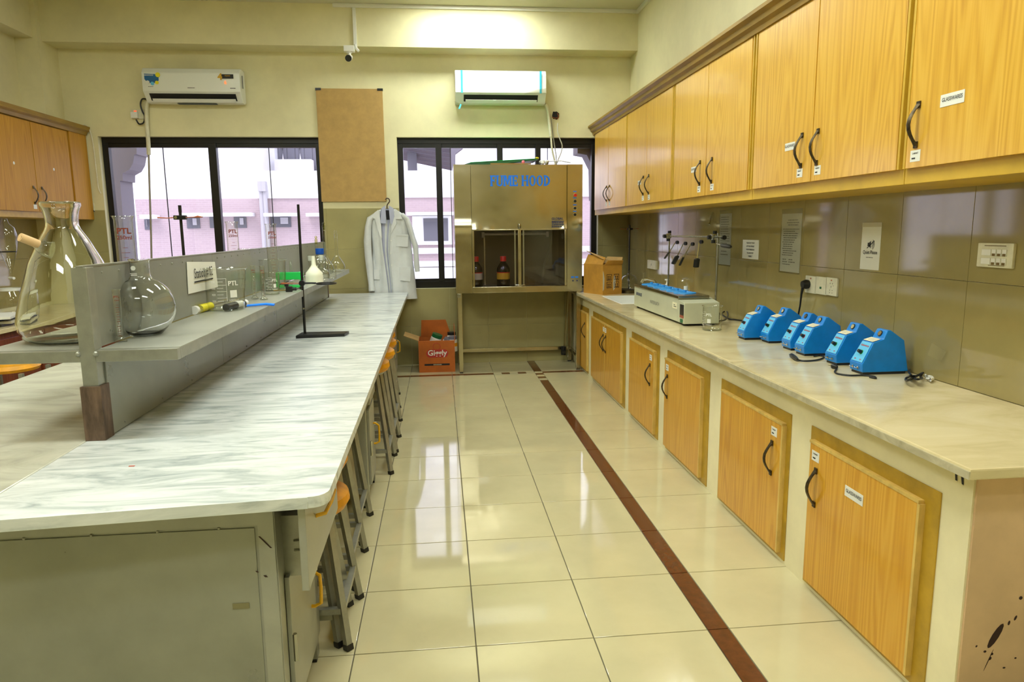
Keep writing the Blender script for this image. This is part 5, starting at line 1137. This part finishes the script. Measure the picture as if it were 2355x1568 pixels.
def dhandle(par, pts, mat='yellow', r=.006): return obj('handle', MB().tube(pts, r, 8), mat, par)
def bench_cabinet(lbl, y0, y1, xf, drawer_out, handle_end):
    t = thing('bench_cabinet', lbl, 'cabinet', (-1.16, (y0+y1)/2, 0)); xl = -1.86
    obj('body', rb(xl, xf, y0+.004, y1, .09, .783), 'greypaint', t, .002)
    e = obj('end_panel', rb(xl+.05, xf-.052, y0-.0, y0+.004, .14, .742), 'greypanel', t, .001)
    obj('end_frame', rb(xl, xf, y0-.0015, y0+.004, .75, .826 if drawer_out else .784).box(bx(xf-.044, y0), bx(xf, y0), y0-.0015, y0+.004, .09, .752).box(bx(xl, y0), bx(xl+.044, y0), y0-.0015, y0+.004, .09, .752), 'greypaint', t, .001)
    for (x, y) in [(xf-.04, y0+.02), (xf-.04, y1-.06), (xl, y0+.02), (xl, y1-.06)]: l = obj('leg', rb(x, x+.04, y, y+.04, .015, .09), 'silverpaint', t); obj('foot', rb(x+.004, x+.036, y+.004, y+.036, 0, .015), 'black', l)
    obj('corner_post', rb(xf-.01, xf+.004, y1-.10, y1, .09, .784), 'silverpaint', t, .002); obj('corner_post', rb(xf-.01, xf+.003, y0+.004, y0+.06, .09, .784), 'greypaint', t, .002)
    dr = obj('drawer', rb(xf+drawer_out+.002, xf+drawer_out+.022, y0-.07 if drawer_out > .02 else y0+.07, y1-.06, .585, .818), 'greypaint', t, .002)
    if drawer_out > .02:
        obj('drawer_box', rb(xf-.02, xf+drawer_out+.002, y0+.09, y0+.094, .55, .735).add(*(lambda b: (b.v, b.f))(rb(xf-.02, xf+drawer_out+.002, y1-.13, y1-.126, .55, .735))).add(*(lambda b: (b.v, b.f))(rb(xf-.02, xf+drawer_out+.002, y0+.094, y1-.13, .55, .554))), 'silverpaint', dr)
        obj('drawer_clip', MB().tube([(xf+.03, y0+.088, .66), (xf+.05, y0+.085, .66), (xf+.05, y0+.085, .63), (xf+.03, y0+.088, .63)], .003, 6), 'chrome', dr)
    ym = y0+.18; X = bx(xf, ym)+drawer_out+.022; dhandle(dr, [(X, ym-.10, .735), (X+.026, ym-.09, .738), (X+.03, ym, .738), (X+.026, ym+.09, .738), (X, ym+.10, .735)])
    d = obj('door', rb(xf+.002, xf+.016, y0+.07, y1-.11, .12, .555), 'greypaint', t, .002); yh = y1-.19 if handle_end else y0+.12
    X = bx(xf, yh)+.016; dhandle(d, [(X, yh, .295), (X+.012, yh, .295), (X+.032, yh, .305), (X+.034, yh, .36), (X+.032, yh, .405), (X+.012, yh, .42), (X, yh, .42)])
    obj('hinge', MB().cyl((bx(xf, y0+.06)+.02, y0+.075, .29), (bx(xf, y0+.06)+.02, y0+.075, .375), .007, 8), 'zinc', d)
    obj('latch', MB().cyl((bx(xf, y1)+.004, y1-.125, .40), (bx(xf, y1)+.03, y1-.125, .40), .009, 10), 'white', t)
    return t
c1 = bench_cabinet('grey steel bench cabinet with its drawer pulled open at the bench end', 1.862, 2.42, -.474, .078, True)
for (x, z, a, b) in [(-.50, .70, .0025, .03), (-.505, .60, .004, .005), (-.527, .615, .003, .004)]: _flat('scratch', MB().add([(x-a+.5*b, 1.8595, z-b*.6), (x+a+.5*b, 1.8595, z-b*.6), (x+a-.5*b, 1.8595, z+b*.6), (x-a-.5*b, 1.8595, z+b*.6)], [(0, 1, 2, 3)]), 'stain', c1)
for x in (-.62, -.78, -.95, -1.12):
    obj('spot_weld', MB().ball((x, 1.8605, .746), .004, 8), 'silverpaint', c1)
obj('tape_residue', MB().box(-.60, -.555, 1.8595, 1.862, .508, .524), pm('tape_residue', (128, 122, 88), .7), c1)
bench_cabinet('grey steel bench cabinet between the two groups of stools', 3.76, 4.24, -.415, 0, True)
bench_cabinet('grey steel bench cabinet at the window end of the bench', 6.78, 7.4, -.44, 0, True)

# ---------------------------------------------------------------- stools
def make_stool(lbl, loc, hw, hs, group):
    t = thing('lab_stool', lbl, 'stool', loc, 0, group); tw = .11*hw/.185
    L = lambda name, mb, mat, par=t, **k: obj(name, mb, mat, par, local=True, **k)
    L('seat', MB().lathe([(0, hs-.045), (.12, hs-.045), (.175, hs-.04), (.19, hs-.015), (.185, hs+.012), (.15, hs+.034), (.08, hs+.044), (0, hs+.046)], n=32), 'orange')
    L('seat_plate', MB().lathe([(0, hs-.06), (.15, hs-.06), (.16, hs-.045), (0, hs-.045)], n=24), 'silverpaint')
    def P(sx, sy, z): f = z/(hs-.06); return (sx*(hw+(tw-hw)*f), sy*(hw+(tw-hw)*f), z)
    for sx in (-1, 1):
        for sy in (-1, 1):
            l = L('leg', MB().bar(P(sx, sy, .018), P(sx, sy, hs-.055), .024), 'silverpaint'); L('foot_cap', MB().bar(P(sx, sy, 0), P(sx, sy, .022), .028), 'black', l)
    zr = .15*hs/.69
    for a, b in [((-1, -1), (1, -1)), ((1, -1), (1, 1)), ((1, 1), (-1, 1)), ((-1, 1), (-1, -1))]: L('foot_rail', MB().bar(P(a[0], a[1], zr), P(b[0], b[1], zr), .022), 'silverpaint')
    return t
g1, g2 = 'stools in the bay next to the open drawer', 'stools in the bay towards the window'
s0 = make_stool('grey steel stool with orange round seat under the bench, beside the open drawer cabinet', (-.564, 2.615, 0), .185, .69, g1)
make_stool('lower grey stool standing inside the legs of the stool by the open drawer', (-.562, 2.60, 0), .146, .54, g1)
for (x, y, lb, g) in [(-.588, 3.055, 'orange seated stool in the middle of the bay by the open drawer', g1), (-.605, 3.495, 'orange seated stool beside the middle bench cabinet, open drawer side', g1),
                   (-.535, 4.513, 'orange seated stool next to the middle bench cabinet, window side', g2), (-.53, 4.955, 'orange seated stool second from the middle cabinet towards the window', g2),
                   (-.545, 5.41, 'orange seated stool third from the middle cabinet towards the window', g2), (-.58, 5.84, 'orange seated stool fourth from the middle cabinet towards the window', g2),
                   (-.615, 6.36, 'orange seated stool next to the window end bench cabinet', g2)]: dup(s0, (x, y, 0), 0, lb, g)

# ---------------------------------------------------------------- shelf rack on the bench
def rx(x, y): return x-.0098*(y-2.376)
def rk(x0, x1, y0, y1, z0, z1): return MB().add([(rx(x, y), y, z) for z in (z0, z1) for y in (y0, y1) for x in (x0, x1)], [(0, 2, 3, 1), (4, 5, 7, 6), (0, 1, 5, 4), (2, 6, 7, 3), (0, 4, 6, 2), (1, 3, 7, 5)])
RY0, RY1, ZS, ZT = 2.376, 7.48, 1.166, 1.436
t = thing('reagent_rack', 'grey steel double sided reagent shelf standing along the bench', 'shelf rack', (-1.16, 4.9, HB)); rack = t
for y in (RY0, RY1-.05):
    p = obj('post', rk(-1.186, -1.137, y, y+.05, HB, ZT), 'silverpaint', t, .002)
    obj('rust_sleeve', rk(-1.194, -1.129, y-.008, y+.058, HB, HB+.185), 'rust', p, .002)
    obj('weld', MB().ball((rx(-1.135, y), y-.001, ZS-.012), .009, 8), 'silverpaint', p); obj('weld', MB().ball((rx(-1.19, y), y-.001, ZS-.012), .009, 8), 'silverpaint', p)
ys = [RY0+.05, 3.72, 5.0, 6.25, RY1-.05]
for k in range(4):
    a, b = ys[k]+(.001 if k else 0), ys[k+1]-.001
    u = obj('back_panel', rk(-1.168, -1.15, a, b, ZS, ZT), 'greypanel', t, .002)
    obj('lower_panel', rk(-1.165, -1.132, a, b, HB+.004, ZS-.042), 'greypanel', t, .002)
    n = int((b-a)/.13); m = MB()
    for i in range(n): y = a+.08+i*.13; m.ball((rx(-1.149, y), y, ZT-.022), .004, 6)
    for i in range(3): y = a+.1+i*.35; m.ball((rx(-1.131, y), y, HB+.022), .0035, 6)
    obj('rivet', m, 'silverpaint', u, kind='stuff')
obj('top_cap', rk(-1.17, -1.148, RY0, RY1, ZT, ZT+.006), 'silverpaint', t, .001)
obj('rust_streak', MB().prism([(RY0+.052, 1.33), (RY0+.064, 1.28), (RY0+.066, 1.22), (RY0+.056, 1.18), (RY0+.05, 1.19), (RY0+.05, 1.33)], 'x', -1.1495, -1.1487), pm('orange_rust', (150, 84, 34), .8), t)
RE = -.878
for nm, x0, x1 in (('right', -1.137, RE), ('left', -1.51, -1.186)):
    s = obj('shelf', rk(x0, x1, RY0+.03, RY1-.25, ZS-.006, ZS), 'greypaint', t, .0015); e = x1 if nm == 'right' else x0
    obj('shelf_edge', rk(e-.0025 if nm == 'right' else e, e+.0 if nm == 'right' else e+.0025, RY0+.03, RY1-.25, ZS-.04, ZS-.004), 'silverpaint', s)
    obj('end_bar', rk(x0, x1, RY0, RY0+.03, ZS-.04, ZS-.002), 'silverpaint', s, .002)
    obj('under_bar', rk(x0+.0, x1, RY1-.28, RY1-.25, ZS-.04, ZS-.006), 'silverpaint', s)
# station sign
a = at(427, 602, 'X', -1.16); b = at(492, 602, 'X', -1.163); c = at(497, 660, 'X', -1.163); d = at(432, 676, 'X', -1.158)
x_ = -1.1465-.0098*1.1
t = thing('station_sign', 'white paper Station sign taped on the rack panel', 'sign', (x_, 3.5, 1.26))
m = MB(); q = [(x_+.002, a.y, a.z), (x_-.001, b.y, b.z), (x_+.004, c.y, c.z), (x_+.002, d.y, d.z)]; m.sheet(q, .0012); obj('sheet', m, 'paper', t)
text('print', 'Station # 02', .066, 'ink', t, (x_+.0055, (a.y+b.y)/2+.005, (a.z+d.z)/2+.012), UY, UZ, bold=.004, sx=.82)
obj('underline', MB().box(x_+.005, x_+.0056, a.y+.07, b.y-.07, (a.z+d.z)/2-.028, (a.z+d.z)/2-.022), 'ink', t)

# ---------------------------------------------------------------- glassware on the rack
def shell(prof, th, z0=.003):
    """closed profile of a glass wall: outer down-to-up, then inner back down"""
    inn = [(max(r-th, .0005), z) for r, z in prof[::-1] if z > z0]
    return prof+inn+[(prof[1][0]-th*.5, th), (0, th)]
def cylinder(lbl, x, y, z, r, h, pr='brownprint', group=None, rot=-1.2):
    t = thing('measuring_cylinder', lbl, 'measuring cylinder', (x, y, z), 0, group)
    obj('tube', MB().lathe([(r*.2, .016), (r, .022), (r, h*.97), (r*1.15, h)], (x, y, z), 24), 'ware', t, smooth=60); obj('rim', MB().tube([(x+r*1.15*math.cos(2*PI*k/20), y+r*1.15*math.sin(2*PI*k/20), z+h) for k in range(20)], .0016, 6, closed=True), 'ware', t)
    rb_ = max(r*1.7, .022); obj('foot', MB().lathe([(0, 0), (rb_, 0), (rb_*1.02, .006), (rb_*.6, .012), (r*.75, .02), (0, .021)], (x, y, z), 6 if r < .02 else 24), 'ware', t)
    m = MB(); R = r*1.012
    for k in range(14):
        zz = z+h*(.12+.045*k); wd = .9 if k % 2 == 0 else .5; vs = [(x+R*math.cos(rot-wd/2+wd*i/4), y+R*math.sin(rot-wd/2+wd*i/4), q_) for q_ in (zz, zz+.0016) for i in range(5)]; m.add(vs, [(i, i+1, 6+i, 5+i) for i in range(4)])
    _flat('graduation', m, pr, t); tg = Vector((-math.sin(rot), math.cos(rot), 0)); O = Vector((x+R*math.cos(rot), y+R*math.sin(rot), z))
    text('maker_print', 'PTL', r*.9, pr, t, O+UZ*h*.86, tg, UZ, bold=.03); text('maker_print', '250ml' if r > .02 else '10ml', r*.62, pr, t, O+UZ*h*.80, tg, UZ, bold=.02)
    return t
p = at(268, 788, 'Z', ZS); cylinder('small graduated cylinder beside the round flask at the rack end', p.x+.006, p.y+.02, ZS, .0125, .185)
# round flask
p = at(331, 772, 'Z', ZS); R = .111; fx, fy = p.x, p.y+.02
prof = [(0, 0), (.048, 0), (.056, .003)]
for k in range(1, 14):
    a = -PI/2+.62+(PI-.62-.38)*k/13; prof.append((R*math.cos(a), (R-.005)+R*math.sin(a)))
prof += [(.0345, .222), (.033, .232), (.033, .268), (.034, .276), (.0375, .28), (.0375, .285)]
t = thing('round_flask', 'large round bottomed clear glass flask at the rack end', 'flask', (fx, fy, ZS))
obj('glass_body', MB().lathe(shell(prof, .0028), (fx, fy, ZS), 48), 'flaskglass', t, smooth=70)
O = Vector((fx-.01, fy-.034, ZS+.252)); obj('brand_disc', MB().cyl((O.x, O.y+.001, O.z), (O.x, O.y, O.z), .0085, 14), 'glassprint', t)
lines('brand_print', t, 'glassprint', O-UX*.012-UZ*.02, UX, UZ, .03, [(0, 0, .024, .002), (-.007, .002, .024, .004)])
# beakers
p = at(510, 716, 'Z', ZS); beaker('largest empty graduated beaker on the rack, in front of the paper sign', p.x+.005, p.y+.06, ZS, .088, .205, None, 'glassprint', .2, rotp=-1.15)
p = at(627, 668, 'Z', ZS); beaker('tall beaker standing beside the green plastic rack', p.x-.01, p.y+.05, ZS, .082, .20, None, None, .2)
p = at(624, 678, 'Z', ZS); beaker('small printed beaker behind the two slim cylinders', p.x, p.y+.02, ZS, .045, .135, None, 'glassprint', .2, rotp=-1.2)
p = at(584, 688, 'Z', ZS); cylinder('slim graduated cylinder of a pair, on the panel side', p.x, p.y+.02, ZS, .0125, .19, group='pair of slim cylinders')
p = at(605, 690, 'Z', ZS); cylinder('slim graduated cylinder of a pair, on the aisle side', p.x, p.y+.02, ZS, .0125, .19, group='pair of slim cylinders')
cylinder('tall graduated cylinder rising behind the tall beaker', -1.085, 4.68, ZS, .033, .43)
# tubes, blue strip
def tube_pack(lbl, a, b, r, bodym, capm, sleeve=True):
    A = at(*a, 'Z', ZS); B = at(*b, 'Z', ZS); A.z = B.z = ZS+r; d = (B-A).normalized(); t = thing('capped_tube', lbl, 'tube', (A.x, A.y, ZS))
    obj('body', MB().cyl(A, B, r*.92, 18), bodym, t); obj('cap', MB().cyl(A-d*.025, A, r, 18), capm, t); obj('stripe', MB().cyl(A.lerp(B, .1), A.lerp(B, .45), r*.95, 18), 'yellowlabel' if bodym == 'ware' else 'white', t)
tube_pack('clear capped tube with yellow label lying behind the large beaker', (452, 722), (520, 702), .02, 'ware', 'white')
tube_pack('dark tube with white cap lying behind the large beaker', (560, 706), (520, 716), .019, 'black', 'white')
P = [at(*q, 'Z', ZS+.004) for q in [(568, 705), (590, 703), (612, 701), (631, 703)]]
m = MB(); vs = []; fs = []
for i, (q, w) in enumerate(zip(P, (.004, .012, .011, .012))): vs += [(q.x, q.y-w, q.z), (q.x, q.y+w, q.z+.004), (q.x, q.y+w, q.z+.010), (q.x, q.y-w, q.z+.006)]
for i in range(3):
    for k in range(4): fs.append((i*4+k, i*4+(k+1) % 4, i*4+4+(k+1) % 4, i*4+4+k))
fs += [(0, 1, 2, 3), (15, 14, 13, 12)]; m.add(vs, fs); tag(obj('plastic_spatula', m, 'ink_blue'), 'blue plastic spatula lying near the shelf edge', 'spatula')
# green rack
p = at(663, 662, 'Z', ZS); gx, gy = p.x, p.y+.06
t = thing('tube_rack', 'bright green plastic tube rack on the reagent shelf', 'rack', (gx, gy, ZS)); w, d, h = .17, .09, .105
mt = Matrix.Translation((gx, gy, ZS)) @ Matrix.Rotation(.08, 4, 'Z')
obj('top_plate', MB().box(-w/2, w/2, -d/2, d/2, h-.05, h).xf(mt), 'green', t, .003)
obj('base_plate', MB().box(-w/2, w/2, -d/2, d/2, 0, .016).xf(mt), 'green', t, .003)
for x in (-w/2, w/2-.012): obj('side', MB().box(x, x+.012, -d/2, d/2, .016, h-.05).xf(mt), 'green', t)
obj('side_rib', MB().box(w/2, w/2+.006, -d/2, d/2, h-.02, h-.012).box(w/2, w/2+.006, -d/2, d/2, h-.04, h-.032).xf(mt), 'green', t)
obj('holes', MB().box(-w/2+.02, w/2-.02, -d/2+.015, d/2-.015, h, h+.0006).xf(mt), 'darkgreen', t)
t = glassware('test_tube', 'clear test tube standing in the green rack', 'test tube', gx+.01, gy+.01, ZS+.016, [(0, 0), (.006, .002), (.009, .01), (.009, .165), (.012, .168)], n=16)
p = at(667, 671, 'Z', ZS)
t = thing('clamp_holder', 'black boss head clamp lying on the shelf in front of the green rack', 'clamp', (p.x, p.y, ZS))
obj('block', MB().box(p.x-.025, p.x+.015, p.y-.012, p.y+.02, ZS, ZS+.035), 'black', t, .004); obj('jaw', MB().box(p.x-.03, p.x-.008, p.y-.01, p.y+.016, ZS+.035, ZS+.05), 'black', t); obj('barrel', MB().cyl((p.x+.015, p.y, ZS+.018), (p.x+.04, p.y, ZS+.018), .011, 10), 'black', t)
obj('screw', MB().cyl((p.x+.04, p.y, ZS+.018), (p.x+.07, p.y+.01, ZS+.024), .004, 8).cyl((p.x+.066, p.y+.008, ZS+.014), (p.x+.066, p.y+.008, ZS+.034), .006, 8), 'black', t)
obj('arm', MB().cyl((p.x-.025, p.y, ZS+.012), (p.x-.10, p.y-.005, ZS+.010), .004, 8), pm('dull_brass', (140, 116, 60), .5, .5), t)
# white funnel, upside down
p = at(722, 655, 'Z', ZS); x, y = p.x-.005, p.y+.06
t = thing('plastic_funnel', 'white plastic funnel standing upside down on the shelf', 'funnel', (x, y, ZS))
obj('cone', MB().lathe([(.062, 0), (.062, .06), (.058, .085), (.032, .115), (.016, .14), (.011, .205), (.008, .206), (.012, .14), (.028, .112), (.054, .083), (.058, .06), (.058, 0)], (x, y, ZS), 32, closed=True), 'funnel', t, smooth=50)
# group of flasks at the far end
def vol_flask(lbl, px, py, ytop, r, hn, stop, y):
    x = at(px, py, 'Y', y).x; h = at(px, ytop, 'Y', y).z-ZS
    t = thing('volumetric_flask', lbl, 'flask', (x, y, ZS)); rn = .0135
    obj('glass_body', MB().lathe([(0, .002), (r*.6, 0), (r*.85, .008), (r, .045), (r*.93, .075), (r*.5, .125), (rn*1.3, .155), (rn, .175), (rn, h-.045), (rn*1.15, h-.04)], (x, y, ZS), 28), 'ware', t, smooth=60)
    obj('stopper', MB().lathe([(rn*.8, h-.07), (rn*1.0, h-.038), (rn*1.1, h-.03), (rn*.5, h-.024), (rn*1.0, h-.012), (rn*.6, h), (0, h+.003)], (x, y, ZS), 16), 'yellowglass' if stop else 'ware', t)
vol_flask('tall volumetric flask with yellowish stopper at the far shelf end', 750, 628, 511, .072, .2, True, 6.45)
vol_flask('volumetric flask with clear round stopper at the shelf corner', 776, 622, 529, .075, .18, False, 6.75)
vol_flask('short stoppered flask hidden behind the blue capped bottle', 731, 630, 543, .06, .1, True, 6.55)
def small_flask(lbl, px, py, y, r, h, neck):
    x = at(px, py, 'Y', y).x; t = thing('ground_joint_flask', lbl, 'flask', (x, y, ZS))
    prof = [(0, 0), (r*.5, 0)]+[(r*math.cos(-PI/2+.5+(PI-.5-.45)*k/9), r*.88+r*math.sin(-PI/2+.5+(PI-.5-.45)*k/9)) for k in range(10)]+[(neck*.8, r*2.0), (neck*.75, h*.72), (neck, h*.76), (neck*1.05, h)]
    obj('glass_body', MB().lathe(prof, (x, y, ZS), 28), 'ware', t, smooth=60)
    obj('frosted_joint', MB().lathe([(neck*.98, h*.78), (neck*1.02, h*.97)], (x, y, ZS), 20), pm('frosted_glass', (226, 230, 222), .6, alpha=.55) if 'frosted_glass' not in bpy.data.materials else bpy.data.materials['frosted_glass'], t)
small_flask('small round flask with frosted neck behind the funnel', 716, 640, 5.55, .055, .20, .018)
small_flask('small round flask with frosted neck in front of the blue capped bottle', 741, 640, 5.40, .058, .21, .019)
y = 5.85; x = at(738, 632, 'Y', y).x
t = thing('media_bottle', 'clear glass bottle with blue screw cap on the shelf', 'bottle', (x, y, ZS)); hcap = at(738, 571, 'Y', y).z-ZS
obj('glass_body', MB().lathe([(0, .002), (.06, 0), (.068, .01), (.068, hcap*.5), (.05, hcap*.68), (.026, hcap*.76), (.024, hcap*.82)], (x, y, ZS), 28), 'ware', t, smooth=60)
obj('cap', MB().lathe([(.03, hcap*.8), (.033, hcap*.82), (.034, hcap), (0, hcap)], (x, y, ZS), 24), 'capblue', t)
obj('pouring_ring', MB().lathe([(.026, hcap*.76), (.034, hcap*.77), (.034, hcap*.79), (.026, hcap*.8)], (x, y, ZS), 24), 'ware', t)
y = 5.75; x = at(764, 640, 'Y', y).x; beaker('tiny clear beaker at the shelf edge by the volumetric flasks', x, y, ZS, .034, .118, None, None, 0)
y = 6.05; x = at(737, 566, 'Y', y).x
# left shelf: suction flask, cylinders, stand
fx, fy = -1.328, 2.64
prof = [(0, 0), (.125, 0), (.155, .014), (.17, .045), (.172, .075), (.165, .11), (.15, .17), (.115, .28), (.082, .35), (.056, .395), (.051, .41), (.0515, .43), (.055, .455), (.060, .47), (.0635, .476), (.0635, .486), (.060, .49)]
t = thing('suction_flask', 'very large glass suction flask with side arm on the rack', 'flask', (fx, fy, ZS))
obj('glass_body', MB().lathe(shell(prof, .005), (fx, fy, ZS), 56), 'thick', t, smooth=70)
A = at(98, 572, 'Y', 2.565); B = at(74, 556, 'Y', 2.53); C = at(46, 545, 'Y', 2.50)
obj('side_arm', MB().tube([tuple(A+Vector((.02, .02, -.006))), tuple(A+Vector((.004, .004, 0))), tuple(A.lerp(B, .5)), tuple(B)], [.03, .026, .016, .011], 18), 'ware', t, smooth=70)
d = (C-B).normalized(); obj('rubber_tube', MB().tube([tuple(B-d*.02), tuple(C), tuple(C+d*.001), tuple(B)], [.0145, .0145, .010, .010], 18), 'cork', t)
cylinder('thick graduated cylinder behind the big suction flask', -1.33, 3.13, ZS, .037, at(282, 497, 'X', -1.33).z-ZS)
cylinder('graduated cylinder behind the rack panel near the window mullion', -1.33, 4.69, ZS, .036, at(533, 510, 'X', -1.33).z-ZS)
beaker('beaker whose rim just shows above the rack panel', -1.33, 4.98, ZS, .05, at(556, 573, 'X', -1.33).z-ZS, None, None, 0)
q = at(413, 472, 'X', -1.34); t = retort('black retort stand with copper clamp behind the rack panel', -1.34, q.y, ZS, q.z-ZS, (.11, .17), (-.03, .03), at(413, 500, 'X', -1.34).z-ZS)
# retort stand with ring on the bench
q = at(703, 772, 'Z', HB); x, y = q.x, q.y-.02
t = thing('retort_stand', 'black retort stand with iron ring on the bench worktop', 'retort stand', (x, y, HB))
obj('base_plate', MB().prism([(x-.04, y-.10), (x+.265, y-.06), (x+.28, y+.06), (x-.03, y+.06)], 'z', HB, HB+.02), 'blackmetal', t, .003)
zt = at(693, 470, 'Y', y).z; obj('rod', MB().cyl((x, y, HB+.012), (x+.004, y, zt), .0085, 12), 'blackmetal', t); obj('rod_joint', MB().cyl((x, y, 1.04), (x, y, 1.05), .0092, 12), 'zinc', t)
zc = at(703, 651, 'Y', y).z
b = obj('boss_head', MB().cyl((x, y-.012, zc), (x, y+.016, zc), .02, 12), 'blackmetal', t, .003); obj('boss_screw', MB().tube([(x-.02, y-.008, zc), (x-.075, y-.012, zc+.002), (x-.10, y-.012, zc), (x-.125, y-.012, zc+.002), (x-.135, y-.012, zc)], [.005, .005, .014, .013, .004], 10, flat=.5), 'copper', b)
rc = (x+.155, y+.0, zc-.004); obj('ring_arm', MB().tube([(x+.01, y, zc), (x+.06, y, zc), (x+.09, y, zc-.002)], [.007, .006, .007], 8), 'blackmetal', t)
obj('iron_ring', MB().tube([(rc[0]+.062*math.cos(2*PI*k/24), rc[1]+.062*math.sin(2*PI*k/24), rc[2]) for k in range(24)], .006, 8, closed=True), 'blackmetal', t)
# red scraps on the worktop
q = at(303, 1072, 'Z', HB); tag(obj('red_scrap', MB().box(q.x-.008, q.x+.008, q.y-.003, q.y+.003, HB, HB+.0015), pm('red_rubber', (190, 90, 70), .6)), 'tiny reddish scrap lying on the bench marble', 'scrap')

# ================================================================ LEFT SIDE COUNTER CLUTTER
t = thing('paper_stack', 'untidy stack of papers and folders on the left side counter', 'papers', (-3.62, 6.0, .825))
for k, (dx, dy, rz, mt) in enumerate([(0, 0, .1, 'black'), (.02, .03, .25, 'paper_dull'), (-.02, 0, -.1, 'ink_navy'), (.03, -.02, .3, 'paper')]):
    M4 = Matrix.Translation((-3.62+dx, 6.0+dy, .825+.02*k)) @ Matrix.Rotation(rz, 4, 'Z'); obj('folder', MB().box(-.14, .14, -.2, .2, 0, .02).xf(M4), mt, t, .002)
t = thing('separating_funnel', 'clear separating funnel held in a stand on the side counter', 'funnel', (-3.75, 6.1, .825))
gx, gy = at(22, 600, 'X', -3.75).x, at(22, 600, 'X', -3.75).y
obj('glass_body', MB().lathe([(.004, .30), (.006, .38), (.03, .46), (.07, .60), (.085, .70), (.07, .78), (.03, .82), (.02, .86)], (-3.75, gy, .825), 24), 'ware', t, smooth=60)
obj('stopcock', MB().cyl((-3.72, gy-.02, 1.17), (-3.78, gy+.02, 1.17), .012, 10), 'white', t); obj('stand_rod', MB().cyl((-3.90, gy, .825), (-3.90, gy, 1.65), .007, 8), 'blackmetal', t)
obj('stand_base', MB().box(-3.95, -3.70, gy-.08, gy+.08, .825, .84), 'blackmetal', t); obj('holder_ring', MB().tube([(-3.75+.06*math.cos(2*PI*k/18), gy+.06*math.sin(2*PI*k/18), 1.40) for k in range(18)], .005, 6, closed=True).cyl((-3.90, gy, 1.40), (-3.81, gy, 1.40), .005, 6), 'blackmetal', t)
t = thing('glass_jar', 'wide clear jar with white label on the side counter', 'jar', (-3.7, 6.35, .825))
obj('glass_body', MB().lathe([(0, .002), (.1, 0), (.11, .01), (.11, .2), (.08, .24), (.08, .27)], (-3.7, 6.4, .825), 28), 'ware', t, smooth=60); obj('label', MB().lathe([(.0815, .245), (.0815, .268)], (-3.7, 6.4, .825), 28), 'paper', t)
m = MB().box(-2.9, -2.87, 4.95, 4.98, .03, .62)
t = thing('side_stool', 'grey steel stool standing by the left side counter', 'stool', (-3.02, 5.1, 0))
for (x, y) in [(-3.2, 4.95), (-2.86, 4.95), (-3.2, 5.28), (-2.86, 5.28)]: obj('leg', MB().bar((x, y, 0), (x, y, .61), .026), 'silverpaint', t)
obj('seat', MB().lathe([(0, .61), (.18, .61), (.19, .63), (.17, .655), (0, .66)], (-3.03, 5.115, 0), 28), 'orange', t)
